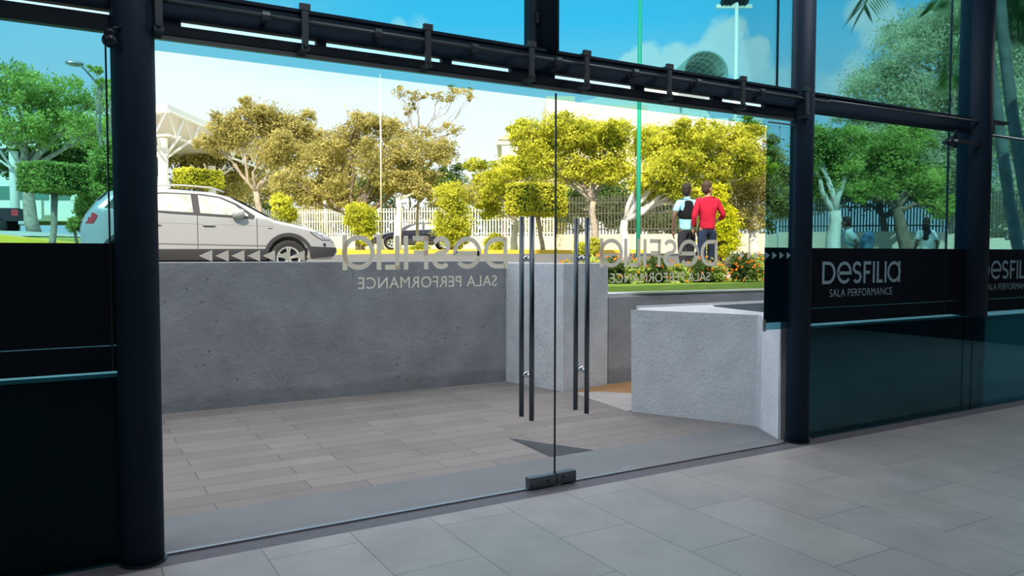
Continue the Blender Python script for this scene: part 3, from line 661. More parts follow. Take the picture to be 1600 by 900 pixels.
T(BT, 'tree with pale forked limbs just left of the green pole', 'tree', (927, 385), (927, 315),
  [(830, 215, 36, 28), (880, 205, 42, 30), (925, 220, 44, 32), (860, 250, 44, 30), (960, 210, 34, 28), (900, 270, 40, 24), (955, 260, 40, 28), (815, 200, 18, 16)], 21, L_yel, m_bark, 19000, .065, .10)
T(BT, 'wide yellow-green tree with a whitewashed trunk behind the green pole', 'tree', (975, 405), (976, 345),
  [(1015, 225, 36, 32), (1060, 220, 40, 30), (1100, 215, 40, 28), (1150, 222, 42, 30), (1045, 265, 46, 30), (1110, 262, 40, 30), (1010, 285, 36, 28), (1170, 260, 34, 30), (1060, 300, 34, 18), (1120, 295, 30, 20), (1175, 205, 26, 20)], 19, L_yel, m_barkw, 23000, .062, .11)
T(BT, 'olive tree filling the right end of the doorway behind the two men', 'tree', (1180, 398), (1176, 350),
  [(1150, 300, 40, 30), (1185, 285, 40, 34), (1170, 340, 34, 26), (1215, 310, 36, 40), (1195, 250, 36, 30)], 20, L_olive, m_barkw, 11000, .062, .12)
bush('cone_bush', 'bright lime cone-shaped bush right of the man in the red shirt', 'bush', [(1128, 375, 30, 30), (1126, 345, 29, 30), (1118, 315, 19, 28), (1110, 296, 9, 14)], 17, L_lime, 9000, .045)
bush('leafy_bush', 'low bush with yellowing leaves beside the right pair of door handles', 'bush', [(912, 392, 18, 18), (930, 385, 14, 14)], 19, L_yel, 2500, .045)
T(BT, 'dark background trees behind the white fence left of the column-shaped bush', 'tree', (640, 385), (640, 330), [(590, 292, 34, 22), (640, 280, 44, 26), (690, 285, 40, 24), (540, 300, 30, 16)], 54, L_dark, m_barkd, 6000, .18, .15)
T(BT, 'brown-green background tree under the canopy right of the left column', 'tree', (330, 360), (330, 320), [(280, 240, 40, 30), (330, 245, 44, 34), (385, 255, 40, 36), (300, 285, 40, 22), (360, 290, 40, 26)], 46, L_olive, m_barkd, 7000, .15, .15)
T(BT, 'brown-olive background tree behind the white fence above the bonnet of the silver car', 'tree', (430, 365), (430, 330), [(370, 300, 36, 24), (420, 290, 40, 30), (480, 300, 44, 26), (530, 285, 40, 30)], 58, L_olive, m_barkd, 8000, .17, .16)
T(BT, 'background tree closing the gap above the small round bush', 'tree', (790, 365), (790, 330), [(740, 305, 34, 18), (790, 300, 40, 22), (845, 300, 40, 30), (880, 330, 30, 26)], 50, L_olive, m_barkd, 6000, .15, .15)
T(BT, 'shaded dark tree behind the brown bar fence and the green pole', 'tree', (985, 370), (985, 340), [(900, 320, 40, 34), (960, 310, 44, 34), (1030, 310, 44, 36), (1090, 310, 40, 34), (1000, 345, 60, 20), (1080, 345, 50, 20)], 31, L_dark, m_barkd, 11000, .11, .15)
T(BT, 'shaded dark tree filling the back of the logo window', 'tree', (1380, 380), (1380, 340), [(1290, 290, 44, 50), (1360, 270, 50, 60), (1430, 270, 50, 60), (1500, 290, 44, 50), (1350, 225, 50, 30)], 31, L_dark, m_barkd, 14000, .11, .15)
for k, (x, w_) in enumerate(((390, 50), (480, 55), (575, 55), (665, 50), (760, 55), (840, 45))):
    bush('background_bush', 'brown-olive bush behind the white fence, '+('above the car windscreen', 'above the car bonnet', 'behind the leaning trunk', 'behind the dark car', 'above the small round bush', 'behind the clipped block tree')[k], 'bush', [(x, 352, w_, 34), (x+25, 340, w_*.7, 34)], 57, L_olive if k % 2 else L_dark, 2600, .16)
# right window
T(BT, 'fresh green tree just right of the right column, seen through the logo window', 'tree', (1302, 388), (1305, 330),
  [(1280, 225, 34, 30), (1310, 250, 34, 30), (1285, 290, 34, 26), (1260, 250, 26, 36), (1330, 215, 26, 20)], 20, L_green, m_barkw, 10000, .06, .17)
T(BT, 'dark spreading tree behind the two walkers in the logo window', 'tree', (1420, 388), (1400, 325),
  [(1360, 230, 40, 30), (1400, 240, 44, 34), (1380, 280, 44, 26), (1440, 280, 40, 30), (1350, 300, 34, 16), (1420, 200, 40, 26), (1470, 320, 30, 24)], 22, L_green, m_barkd, 14000, .065, .17)
T('feathery_tree', 'very tall feathery pale green tree behind the column on the parapet', 'tree', (1492, 390), (1490, 260),
  [(1400, 80, 40, 44), (1440, 50, 46, 44), (1360, 140, 44, 40), (1420, 130, 50, 44), (1490, 60, 50, 60), (1480, 150, 50, 50), (1340, 175, 36, 22), (1400, 190, 50, 34), (1460, 215, 46, 40), (1480, 290, 40, 40), (1550, 100, 46, 60), (1345, 215, 34, 20), (1500, 10, 50, 40), (1530, 240, 46, 50), (1440, 250, 36, 30)], 25, L_pale, m_bark, 34000, .075, .2, clump=.3)
T('feathery_tree', 'tall feathery pale green tree at the right edge behind the palms', 'tree', (1600, 390), (1590, 300),
  [(1590, 120, 50, 70), (1600, 220, 50, 60), (1560, 200, 40, 60), (1570, 310, 50, 50), (1640, 180, 50, 90), (1560, 360, 30, 26), (1600, 30, 60, 50), (1610, 340, 50, 50)], 23, L_pale, m_bark, 19000, .075, .18, clump=.3)
# flowering hedge along the lawn
fx = [(890, 425, 24, 20), (925, 420, 24, 22), (955, 425, 26, 26), (988, 428, 26, 26), (1022, 425, 26, 26), (1058, 428, 26, 24), (1092, 424, 24, 24), (1118, 428, 20, 22), (1160, 418, 24, 24), (1185, 420, 18, 22)]
where = ['leftmost, by the handle', 'second from the left', 'under the first mirrored letter', 'at the foot of the green pole', 'right of the green pole', 'before the black vest', 'before the red shirt', 'before the gap in the hedge', 'after the gap in the hedge', 'at the right end of the doorway']
for k, (x, y, rx, ry) in enumerate(fx):
    c = at(x, y+14, z=1.08); c = at(x, y, Y=5.35-.09*(k-3)); dd = (c-CAM).dot(_F)
    bl = pxblobs([(x, y, rx, ry)], dd); o = empty('flowering_shrub', (bl[0][0][0], bl[0][0][1], 1.08), 'dark leafy shrub with orange flowers on the lawn, '+where[k], 'shrub', 'flowering shrubs on the lawn')
    P, CC = blob_leaves(bl, 2200, .2, .5); P = P[P[:, 2] > 1.08]
    link('foliage', leaves_mesh('f', P, .032), L_green if k % 2 else L_dark, o)
    u = RNG.normal(size=(26, 3)); u /= np.linalg.norm(u, axis=1)[:, None]; Q = np.array(bl[0][0])+u*np.array(bl[0][1:4])*1.02; Q = np.repeat(Q, 7, 0)+RNG.normal(size=(182, 3))*.016; Q = Q[Q[:, 2] > 1.1]
    tag(link('flowers', leaves_mesh('fl', Q, .022), L_flow, o), kind='stuff')
    mb = MB()
    for j in range(4): mb.tube([(bl[0][0][0]+random.uniform(-.05, .05), bl[0][0][1], 1.04), (bl[0][0][0]+random.uniform(-.15, .15), bl[0][0][1]+random.uniform(-.1, .1), bl[0][0][2])], [.012, .006], 5)
    mb.build('stems', m_barkd, o)

# palms
def frond(mb, pts, L, n=46, droop=.5, wv=None):
    pts = [Vector(p) for p in pts]; seg = len(pts)-1
    out = []
    for i in range(n):
        t = .06+.94*i/n; k = min(seg-1, int(t*seg)); f = t*seg-k; p = pts[k].lerp(pts[k+1], f); d = (pts[k+1]-pts[k]).normalized()
        side = d.cross(Vector((0, 0, 1)));
        if side.length < .1: side = Vector((1, 0, 0))
        side.normalize(); l = L*math.sin(PI*min(1, t*.9+.1))**.6
        for s in (-1, 1):
            q = p+(side*s*.75+d*.55+Vector((0, 0, -droop))).normalized()*l; w = Vector((0, 0, 1)).cross(q-p).normalized()*.012; m_ = p.lerp(q, .5)+Vector((0, 0, .04*l))
            mb.add([p, m_+w, q, m_-w], [(0, 1, 2, 3)])
            up = d*.014; mb.add([p-up, m_-up, q, m_+up], [(0, 1, 2, 3)])
def palm(label, trunk, d, fronds):
    P = [at(x, y, d=d) for x, y in trunk]; b = P[0]; zb = g(b.x, b.y); P = [Vector((b.x, b.y, zb-.05))]+P
    o = empty('palm_tree', (b.x, b.y, zb), label, 'palm')
    MB().tube(P, [.105]+[.095-.004*i for i in range(len(P)-1)], 14).build('trunk', m_palmt, o, sm=True)
    for f in fronds:
        q = [at(x, y, d=d+dd) for x, y, dd in f]; fb = MB(); frond(fb, q, .55); fb.tube(q, .012, 6); fb.build('frond', L_palm, o)
palm('slim grey palm, left of the two palms right of the third column', [(1592, 392), (1578, 320), (1562, 200), (1546, 90), (1536, 20), (1532, -30)], 13,
     [[(1532, -30, 0), (1518, 10, -.3), (1500, 60, -.6), (1486, 110, -.8), (1483, 138, -.9)], [(1532, -30, 0), (1500, -25, -.5), (1470, -10, -1), (1455, 15, -1.2)], [(1532, -30, 0), (1545, 20, .4), (1548, 60, .6)], [(1532, -30, 0), (1575, -20, .3), (1600, 20, .8), (1606, 70, 1)]])
palm('slim grey palm, right of the two palms right of the third column', [(1625, 392), (1602, 300), (1582, 180), (1568, 60), (1563, 0), (1562, -50)], 12,
     [[(1562, -50, 0), (1585, -20, .4), (1590, 20, .7), (1592, 65, .9)], [(1562, -50, 0), (1600, -10, .2), (1620, 30, .6)], [(1562, -50, 0), (1470, -60, -1), (1380, -40, -2), (1352, 5, -2.2), (1350, 12, -2.2)]])

# ------------------------------------------------------------------ fences
def fence(label, A, B, n, wall_h, bar_h, bw, mat_w, mat_b, gap=0, name='picket_fence', top_rail=True):
    o = empty(name, ((A[0]+B[0])/2, (A[1]+B[1])/2, g((A[0]+B[0])/2, (A[1]+B[1])/2)), label, 'fence')
    w = MB(); A = Vector(A); B = Vector(B); K = 16; rails = [MB(), MB(), MB()]; rest = MB()
    for i in range(K):
        p = A.lerp(B, i/K); q = A.lerp(B, (i+1)/K); z = (g(p.x, p.y)+g(q.x, q.y))/2
        w.bar((p.x, p.y, z+wall_h/2-.1), (q.x, q.y, z+wall_h/2-.1), .18, wall_h+.2)
        for r, h in zip(rails, (.18, bar_h*.55, bar_h-.22)): r.bar((p.x, p.y, z+wall_h+h), (q.x, q.y, z+wall_h+h), .03, .04)
    me = MB().box((-bw/2, -bw/3, -.02), (bw/2, bw/3, bar_h)).mesh('picket'); me.materials.append(mat_b)
    for k in range(n):
        f = (k+.5)/n; t = A.lerp(B, f); i = int(f*K); p = A.lerp(B, i/K); q = A.lerp(B, (i+1)/K); z = (g(p.x, p.y)+g(q.x, q.y))/2+wall_h
        if n-k > 100: rest.box((t.x-bw/2, t.y-bw/3, z-.02), (t.x+bw/2, t.y+bw/3, z+bar_h)); continue
        c = bpy.data.objects.new('picket', me); COL.objects.link(c); c.parent = o; c.location = (t.x-o.location.x, t.y-o.location.y, z-o.location.z)
    w.build('low_wall', mat_w, o)
    for r in rails: r.build('rail', mat_b, o)
    if rest.v: tag(rest.build('far_pickets', mat_b, o), kind='stuff')
    return o
fa, fb_ = at(235, 350, d=54), at(872, 350, d=44)
fence('white picket fence on a low wall behind the silver and dark cars', fa[:2], fb_[:2], 160, .75, 1.75, .066, m_cream, m_white)
fc, fd = at(868, 370, d=27), at(1215, 370, d=24)
m_bars = pbr('dark fence bars', (.10, .095, .08), .7)
fence('brown bar fence on a cream wall behind the green pole and the two men', fc[:2], fd[:2], 64, .66, 1.30, .045, m_cream, m_bars, name='bar_fence')
fe, ff = at(1216, 370, d=24), at(1700, 370, d=21.5)
fence('dark bar fence on a low wall behind the walkers in the logo window', fe[:2], ff[:2], 96, .70, 1.35, .045, m_cream, m_bars, name='bar_fence')

# ------------------------------------------------------------------ poles and masts
def pole(name, label, cat, px, py0, py1, d, r, m, px1=None):
    a = at(px, py0, d=d); b = at(px1 if px1 is not None else px, py1, d=d); a.z = g(a.x, a.y)
    o = empty(name, (a.x, a.y, a.z), label, cat); MB().tube([a, (a.x, a.y, b.z)], [r, r*.85], 16).build('shaft', m, o, sm=True)
    MB().lathe([(0, a.z), (r*2, a.z), (r*2, a.z+.02), (0, a.z+.02)], (a.x, a.y, 0), 16).build('base_plate', m, o)
    return o, a, b
pole('green_pole', 'tall green steel pole standing left of the two men', 'pole', 997, 397, -60, 17, .05, m_green)
o, a, b = pole('floodlight_mast', 'tall white floodlight mast with a crossbar beside the big cloud', 'mast', 1146, 380, 10, 75, .20, m_steelw)
s = 75/FPX
MB().bar(b+_R0n*(-27*s), b+_R0n*(29*s), .25, .35).build('crossbar', m_steelw, o)
for k in (-17, -11, -5, 5, 11, 17):
    p = b+_R0n*(k*s); MB().bar(p+Vector((0, 0, .1)), p+Vector((0, -.3, .75)), .5, .35).build('floodlight', m_frame, o)
MB().tube([b, b+Vector((0, 0, 2.5))], [.12, .05], 8).build('antenna', m_steelw, o)
o, a, b = pole('lamp_post', 'thin pale lamp post rising through the olive trees left of the door centre', 'pole', 596, 390, 118, 25, .026, m_cream)
MB().lathe([(.09, 0), (.10, .25), (.06, .5)], (a.x, a.y, a.z), 12).build('footing', m_barkw, o)
o, a, b = pole('street_lamp', 'street lamp with a bent arm above the trees at the far left', 'street lamp', 160, 370, 140, 25, .045, m_palmt)
MB().tube([b, at(150, 128, d=25), at(134, 110, d=25), at(128, 104, d=25)], .035, 8).build('arm', m_palmt, o, sm=True)
h = at(117, 99, d=25); MB().lathe([(0, -.28), (.05, -.27), (.10, -.1), (.10, .1), (.05, .25), (0, .26)], h, 14, 'x').build('lamp_head', m_alu, o, sm=True)
for px, lb in ((452, 'white post among the trees behind the bonnet of the silver car'), (508, 'thin pale post behind the leaning tree')):
    pole('fence_post', lb, 'post', px, 372, 268, 36, .14 if px == 452 else .06, m_white)
# ------------------------------------------------------------------ buildings
def truss(label):
    c0 = at(262, 172, d=31); l0 = at(-80, 184, d=36); r0 = at(430, 199, d=46); h = 1.0
    c0.z = l0.z = r0.z = at(262, 172, d=31).z; o = empty('truss_canopy', (c0.x, c0.y, g(c0.x, c0.y)), label, 'canopy')
    zt = c0.z; zb = zt-h
    far = l0+(r0-c0)
    MB().prism([(p.x, p.y) for p in (l0, c0, r0, far)], zt, zt+.25).build('roof_slab', m_steelw, o)
    for (A, B, n) in ((l0, c0, 9), (c0, r0, 9)):
        mb = MB(); mb.tube([(A.x, A.y, zb), (B.x, B.y, zb)], .06, 8); mb.tube([(A.x, A.y, zt-.05), (B.x, B.y, zt-.05)], .07, 8)
        for i in range(n):
            p = A.lerp(B, i/n); q = A.lerp(B, (i+.5)/n); r_ = A.lerp(B, (i+1)/n)
            mb.tube([(p.x, p.y, zt), (q.x, q.y, zb)], .045, 6); mb.tube([(q.x, q.y, zb), (r_.x, r_.y, zt)], .045, 6)
            mb.tube([(q.x, q.y, zb), (q.x+.3, q.y+1.2, zt)], .035, 6)
        mb.build('truss', m_steelw, o)
    for P_ in (at(254, 200, d=32), at(20, 200, d=36), at(330, 200, d=42)):
        mb = MB(); gz = g(P_.x, P_.y); mb.tube([(P_.x, P_.y, gz), (P_.x, P_.y, zb)], .2, 14)
        for a_ in range(6): t = a_*PI/3; mb.tube([(P_.x, P_.y, zb-.9), (P_.x+1.1*math.cos(t), P_.y+1.1*math.sin(t), zb)], .05, 6)
        mb.build('support_column', m_steelw, o)
truss('white steel truss canopy behind the trees on both sides of the left column')
def building(name, label, boxes, d):
    c = at(boxes[0][0], boxes[0][3], d=d); o = empty(name, (c.x, c.y, g(c.x, c.y)), label, 'building')
    ax = Vector((math.cos(YAW), -math.sin(YAW), 0)); ay = Vector((math.sin(YAW), math.cos(YAW), 0))
    for (x0, x1, y0, y1, m, part, dd, dep) in boxes:
        a = at(x0, y1, d=d+dd); b = at(x1, y0, d=d+dd); L = (Vector((b.x, b.y, 0))-Vector((a.x, a.y, 0))).length
        v = []
        for z in (a.z, b.z):
            for (s_, t_) in ((0, 0), (L, 0), (L, dep), (0, dep)): p = Vector((a.x, a.y, 0))+ax*s_+ay*t_; v.append((p.x, p.y, z))
        MB().add(v, [(0,3,2,1),(4,5,6,7),(0,1,5,4),(1,2,6,5),(2,3,7,6),(3,0,4,7)]).build(part, m, o)
    return o
building('low_building', 'low white building with green window strips at the far left', [(-120, 122, 268, 345, m_white, 'wall', 0, 8), (-120, 124, 262, 270, m_steelw, 'roof_edge', -.3, 9)] +
         [(x, x+27, 291, 312, m_wing, 'window', -.12, .2) for x in (-40, -12, 16, 49, 82)]+[(-120, 65, 313, 342, m_white, 'low_wall', -1.2, .3)], 50)
building('apartment_building', 'cream building with a stepped parapet above the trees behind the green pole',
         [(853, 897, 152, 330, m_cream, 'stair_tower', 0, 10), (897, 1010, 166, 330, m_cream, 'wall', 1.5, 12), (925, 985, 187, 190, m_tpink, 'ledge', .9, 1), (1000, 1075, 178, 330, m_cream, 'wall', 3, 10), (1050, 1190, 186, 330, m_white, 'wall', 6, 10), (1060, 1080, 183, 190, m_tpink, 'roof_box', 5, 3)] +
         [(x, x+14, 200, 212, m_wing, 'window', 1.3, .3) for x in (905, 930, 955, 980)], 72)
building('roofed_building', 'low building with a grey overhanging roof left of the joint between the doors', [(776, 850, 218, 226, m_roofg, 'roof', -.5, 9), (784, 850, 226, 384, m_white, 'wall', 0, 8), (778, 850, 213, 218, m_tpink, 'roof_edge', -.6, .5)], 68)
# barrel vault
vo = at(1102, 108, d=110); o = empty('barrel_vault', (vo.x, vo.y, g(vo.x, vo.y)), 'big open-ended barrel vault roof in front of the cloud', 'building')
sv = 110/FPX; axd = (at(1010, 108, d=150)-vo); axd.z = 0; axd.normalize(); sd = axd.cross(Vector((0, 0, 1))).normalized()
rv = 36*sv; mb = MB(); nn = 40; LL = 32
for t_ in (0, 1):
    for q_, off in ((0, 0), (1, .35)):
        for k in range(nn+1):
            a = -.35+(PI+.7)*k/nn; rr = rv-off; p = vo+Vector((0, 0, -4*sv))+axd*LL*t_+sd*math.cos(a)*rr+Vector((0, 0, math.sin(a)*rr*.92)); mb.v.append(tuple(p))
m1 = nn+1
for k in range(nn):
    mb.f += [(k, k+1, 2*m1+k+1, 2*m1+k), (m1+k, 3*m1+k, 3*m1+k+1, m1+k+1), (k, m1+k, m1+k+1, k+1), (2*m1+k, 2*m1+k+1, 3*m1+k+1, 3*m1+k)]
mb.build('shell', m_vault, o, sm=True)
mb = MB()
for j in range(1, 9):
    pts = []
    for k in range(nn+1):
        a = -.35+(PI+.7)*k/nn; pts.append(vo+Vector((0, 0, -4*sv))+axd*(j*2.2)+sd*math.cos(a)*(rv-.45)+Vector((0, 0, math.sin(a)*(rv-.45)*.92)))
    mb.tube(pts, .07, 5)
for k in range(2, nn, 3):
    a = -.35+(PI+.7)*k/nn; q = vo+Vector((0, 0, -4*sv))+sd*math.cos(a)*(rv-.45)+Vector((0, 0, math.sin(a)*(rv-.45)*.92)); mb.tube([q+axd*.3, q+axd*20], .06, 5)
mb.build('inner_ribs', m_steelw, o)
for a0 in (vo,):
    MB().box((vo.x-8, vo.y-1+6, g(vo.x, vo.y)), (vo.x+6, vo.y+20, vo.z-2.2)).build('hall_walls', m_white, o)

# ------------------------------------------------------------------ silver car
def make_car(label, cat, paint, loc, rz, scale=1.0, name='estate_car', detail=True):
    C_ = empty(name, loc, label, cat, None, rz); C_.scale = (scale,)*3
    TP = [(-2.29, .62), (-2.285, .95), (-2.2, 1.18), (-2.03, 1.42), (-1.86, 1.585), (-1.6, 1.635), (-.8, 1.665), (-.1, 1.645), (.22, 1.565), (.60, 1.36), (.98, 1.15), (1.4, 1.065), (1.78, .975), (2.08, .87), (2.22, .76), (2.29, .62)]
    xs = np.array([p[0] for p in TP]); zs = np.array([p[1] for p in TP])
    T_ = lambda x: float(np.interp(x, xs, zs))
    def Wd(x): a = max(0, abs(x)-1.55)/.74; return .925*(1-.24*a**2.4)
    belt = lambda x: 1.20-.045*(x+.9)
    def side(x, z):
        w = Wd(x); b = belt(x)
        if z < .55: w -= (.55-z)**2*.55
        if .55 < z < b: w -= ((z-.78)/.4)**2*.018 if z > .78 else 0
        if z > b: w -= .018*((b-.78)/.4)**2+(z-b)*.42
        return w
    def ys(x, z):
        t = T_(x); r = .10 if x > 1.0 else (.10 if x > -1.8 else .16); w = side(x, z)
        if z > t-r:
            s_ = min(1, (z-(t-r))/r); w *= (1-s_**2.6)**(1/2.6)
        return w
    st = sorted(set(list(np.linspace(-2.29, 2.29, 66))+[p[0] for p in TP])); nz = 30; mb = MB(); rows = []
    for x in st:
        t = T_(x); b = .34 if abs(x) < 2.15 else .34+(abs(x)-2.15)*.9; row = []
        for k in range(nz+1):
            u = k/nz; u = 1-(1-u)**1.7; z = b+(t-b)*u; row.append((x, ys(x, z) if k < nz else 0, z))
        rows.append(row)
    n1 = 2*nz+1
    for row in rows: mb.v += [(x, -y, z) for x, y, z in row]+[(x, y, z) for x, y, z in reversed(row[:-1])]
    for i in range(len(rows)-1):
        for k in range(n1): k2 = (k+1) % n1; mb.f.append((i*n1+k, i*n1+k2, (i+1)*n1+k2, (i+1)*n1+k))
    mb.f.append(tuple(range(n1))); e = (len(rows)-1)*n1; mb.f.append(tuple(e+k for k in range(n1))[::-1])
    body = mb.build('body', paint, C_, world=False)
    WX = (1.26, -1.535); WR = .362
    cm = MB()
    for wx in WX:
        for sg in (-1, 1): cm.lathe([(0, sg*.60), (.425, sg*.60), (.425, sg*1.2), (0, sg*1.2)], (wx, 0, WR+.01), 40, 'y')
    cut = cm.build('cutter', m_tyre, None, world=False)
    md = body.modifiers.new('b', 'BOOLEAN'); md.object = cut; md.operation = 'DIFFERENCE'; md.solver = 'EXACT'
    body.parent = None; dg = bpy.context.evaluated_depsgraph_get(); dg.update(); nm = bpy.data.meshes.new_from_object(body.evaluated_get(dg))
    if len(nm.polygons) > 500: body.modifiers.clear(); body.data = nm
    else: body.modifiers.clear()
    body.parent = C_; bpy.data.objects.remove(cut)
    smooth(body.data); 
    def surf(nm_, poly, m, off=.006, both=True, parent=None, holes=None, lift=0):
        """polygon in (x,z) wrapped on the car side"""
        for sg in ((-1, 1) if both else (-1,)):
            bm = bmesh.new(); vs = [bm.verts.new((x, 0, z)) for x, z in poly]; bm.faces.new(vs)
            x0 = min(p[0] for p in poly); x1 = max(p[0] for p in poly); z0 = min(p[1] for p in poly); z1 = max(p[1] for p in poly)
            for a in np.arange(x0+.05, x1, .05): bmesh.ops.bisect_plane(bm, geom=list(bm.verts)+list(bm.edges)+list(bm.faces), plane_co=(a, 0, 0), plane_no=(1, 0, 0))
            for a in np.arange(z0+.05, z1, .05): bmesh.ops.bisect_plane(bm, geom=list(bm.verts)+list(bm.edges)+list(bm.faces), plane_co=(0, 0, a), plane_no=(0, 0, 1))
            for v in bm.verts: v.co.y = sg*(ys(v.co.x, v.co.z)+off)
            ex = bmesh.ops.extrude_face_region(bm, geom=list(bm.faces)); 
            for v in [q for q in ex['geom'] if isinstance(q, bmesh.types.BMVert)]: v.co.y -= sg*(.012)
            bmesh.ops.recalc_face_normals(bm, faces=bm.faces)
            me = bpy.data.meshes.new(nm_); bm.to_mesh(me); bm.free(); o_ = link(nm_, me, m, parent or C_, False)
    P_ = surf
    # dark cladding along the foot, arches
    P_('sill_cladding', [(-1.10, .335), (.83, .335), (.86, .50), (.84, .545), (-1.12, .535), (-1.14, .5)], m_clad, .012)
    P_('bumper_cladding', [(1.72, .36), (2.20, .40), (2.27, .50), (2.275, .575), (1.70, .60), (1.69, .5)], m_clad, .012)
    P_('bumper_cladding', [(-2.27, .50), (-2.22, .40), (-1.98, .36), (-1.97, .62), (-2.28, .62)], m_clad, .012)
    for wx in WX:
        oa = [(wx+.49*math.cos(a), WR+.01+.49*math.sin(a)) for a in np.linspace(.02, PI-.02, 26)]; ia = [(wx+.42*math.cos(a), WR+.01+.42*math.sin(a)) for a in np.linspace(PI-.02, .02, 26)]
        P_('arch_cladding', oa+ia, m_clad, .016)
        for sg in (-1, 1):
            y = sg*.80; w = MB(); w.lathe([(.235, -.10), (.30, -.11), (.345, -.10), (WR, -.07), (WR, .07), (.345, .10), (.30, .11), (.235, .10)], (wx, y, WR), 40, 'y')
            wo = w.build('wheel', m_tyre, C_, sm=True, world=False)
            rm = MB(); yy = y+sg*.085
            rm.lathe([(.20, -.0*sg), (.238, .012*sg), (.242, .0), (.225, -.05*sg), (.20, -.05*sg), (.20, 0)], (wx, yy, WR), 36, 'y')
            for k in range(5):
                for q in (-.13, .13):
                    t = 2*PI*k/5+.3; ax_, az_ = math.cos(t+q), math.sin(t+q); bx_, bz_ = math.cos(t+q*.35), math.sin(t+q*.35)
                    rm.bar((wx+bx_*.04, yy-sg*.012, WR+bz_*.04), (wx+ax_*.222, yy, WR+az_*.222), .028, .030)
            rm.lathe([(0, .004*sg), (.055, .004*sg), (.06, -.03*sg), (0, -.03*sg)], (wx, yy, WR), 20, 'y')
            rm.build('rim', m_alu2, wo, world=False)
            MB().lathe([(0, .008*sg), (.03, .008*sg), (.03, 0), (0, 0)], (wx, yy, WR), 16, 'y').build('hub_emblem', m_emb, wo, world=False)
            MB().lathe([(0, -.05*sg), (.20, -.05*sg), (.20, -.07*sg), (0, -.07*sg)], (wx, yy, WR), 24, 'y').build('brake_disc', m_frame, wo, world=False)
    # glasshouse
    P_('window_trim', [(-1.93, 1.26), (-1.78, 1.44), (-1.58, 1.535), (-.95, 1.575), (-.3, 1.57), (.03, 1.525), (.32, 1.40), (.63, 1.175), (.60, 1.115), (-.9, 1.185)], m_clad, .006)
    P_('rear_quarter_window', [(-1.80, 1.275), (-1.70, 1.40), (-1.50, 1.50), (-1.42, 1.505), (-1.38, 1.245)], m_cglass, .011)
    P_('rear_door_window', [(-1.31, 1.245), (-1.36, 1.51), (-.95, 1.55), (-.50, 1.548), (-.475, 1.21)], m_cglass, .011)
    P_('front_door_window', [(-.355, 1.205), (-.375, 1.545), (0.0, 1.50), (.26, 1.385), (.50, 1.20), (.50, 1.165)], m_cglass, .011)
    # seams, moulding
    sm_ = .006
    for a, z0, z1 in ((-.41, .545, 1.20), (.66, .56, 1.13), (-1.34, .9, 1.21)): P_('door_seam', [(a-sm_, z0), (a+sm_, z0), (a+sm_, z1), (a-sm_, z1)], m_clad, .002)
    P_('side_moulding', [(-1.1, .645), (.82, .615), (.82, .60), (-1.1, .63)], m_seam, .008)
    P_('crease_line', [(-1.9, 1.02), (1.0, .985), (1.0, .98), (-1.9, 1.014)], m_seam, .001)
    for a in (-.33, -1.26):
        P_('door_handle', [(a, .985), (a+.03, .975), (a+.20, .975), (a+.23, .985), (a+.20, 1.005), (a+.03, 1.005)], paint, .03)
        P_('handle_recess', [(a+.02, .95), (a+.20, .95), (a+.22, .99), (a, .99)], m_seam, .003)
    P_('headlight', [(1.70, .885), (1.74, .845), (1.93, .735), (2.09, .735), (2.13, .80), (2.02, .85), (1.80, .905)], m_head, .008)
    P_('headlight_trim', [(1.69, .90), (1.68, .88), (1.74, .83), (1.93, .72), (2.10, .72), (2.14, .80), (2.13, .735), (2.10, .728), (1.93, .73), (1.75, .84)], m_clad, .006)
    P_('fog_light', [(1.99+.035*math.cos(a), .635+.035*math.sin(a)) for a in np.linspace(0, 2*PI, 12, endpoint=False)], m_clad, .012)
    P_('grille', [(2.15, .70), (2.235, .70), (2.215, .80), (2.16, .815)], m_clad, .010)
    P_('tail_light', [(-2.20, 1.18), (-2.27, 1.05), (-2.275, .985), (-2.10, .985), (-2.03, 1.12), (-2.09, 1.17)], m_tail, .010)
    P_('side_badge', [(.86, .95), (.95, .947), (.95, .935), (.86, .938)], m_chrome, .006)
    P_('fuel_or_model_badge', [(.42, .625), (.60, .623), (.60, .610), (.42, .612)], m_chrome, .012) if False else None
    # windscreen and rear window
    for nm_, X0, X1 in (('windscreen', .25, .94), ('rear_window', -2.02, -1.86)):
        w = MB(); k = 8
        for i in range(k+1):
            x = X0+(X1-X0)*i/k; z = T_(x); yy = (side(x, z-.02))*.86
            for j in range(9): y = -yy+2*yy*j/8; w.v.append((x+.012*(1 if X0 > 0 else -1), y, z+.012-.02*abs(j-4)/4))
        for i in range(k):
            for j in range(8): q = i*9+j; w.f.append((q, q+1, q+10, q+9))
        w.build(nm_, m_cglass, C_, sm=True, world=False)
    if detail:
        for sg in (-1, 1):
            MB().tube([(-1.55, sg*.63, 1.64), (-1.35, sg*.64, 1.70), (-.6, sg*.64, 1.725), (-.1, sg*.635, 1.70), (.12, sg*.62, 1.63)], .016, 8).build('roof_rail', m_alu2, C_, sm=True, world=False)
            MB().lathe([(0, -.11), (.07, -.10), (.095, 0), (.08, .10), (0, .12)], (.30, sg*.98, 1.21), 18, 'x').build('side_mirror', paint, C_, sm=True, world=False)
            MB().bar((.34, sg*.86, 1.15), (.34, sg*.96, 1.17), .07, .04).build('mirror_arm', m_clad, C_, world=False)
    MB().box((2.265, -.26, .46), (2.30, .26, .57)).build('number_plate', m_white, C_, world=False)
    MB().box((-1.0, -.7, .28), (1.0, .7, .42)).build('underbody', m_clad, C_, world=False)
    return C_
m_tyre = pbr('tyre rubber', (.018, .018, .02), .85)
m_alu2 = pbr('alloy', (.62, .62, .64), .35, .6)
m_emb = pbr('hub emblem blue', (.15, .3, .6), .4)
m_clad = pbr('dark plastic cladding', (.035, .033, .042), .6)
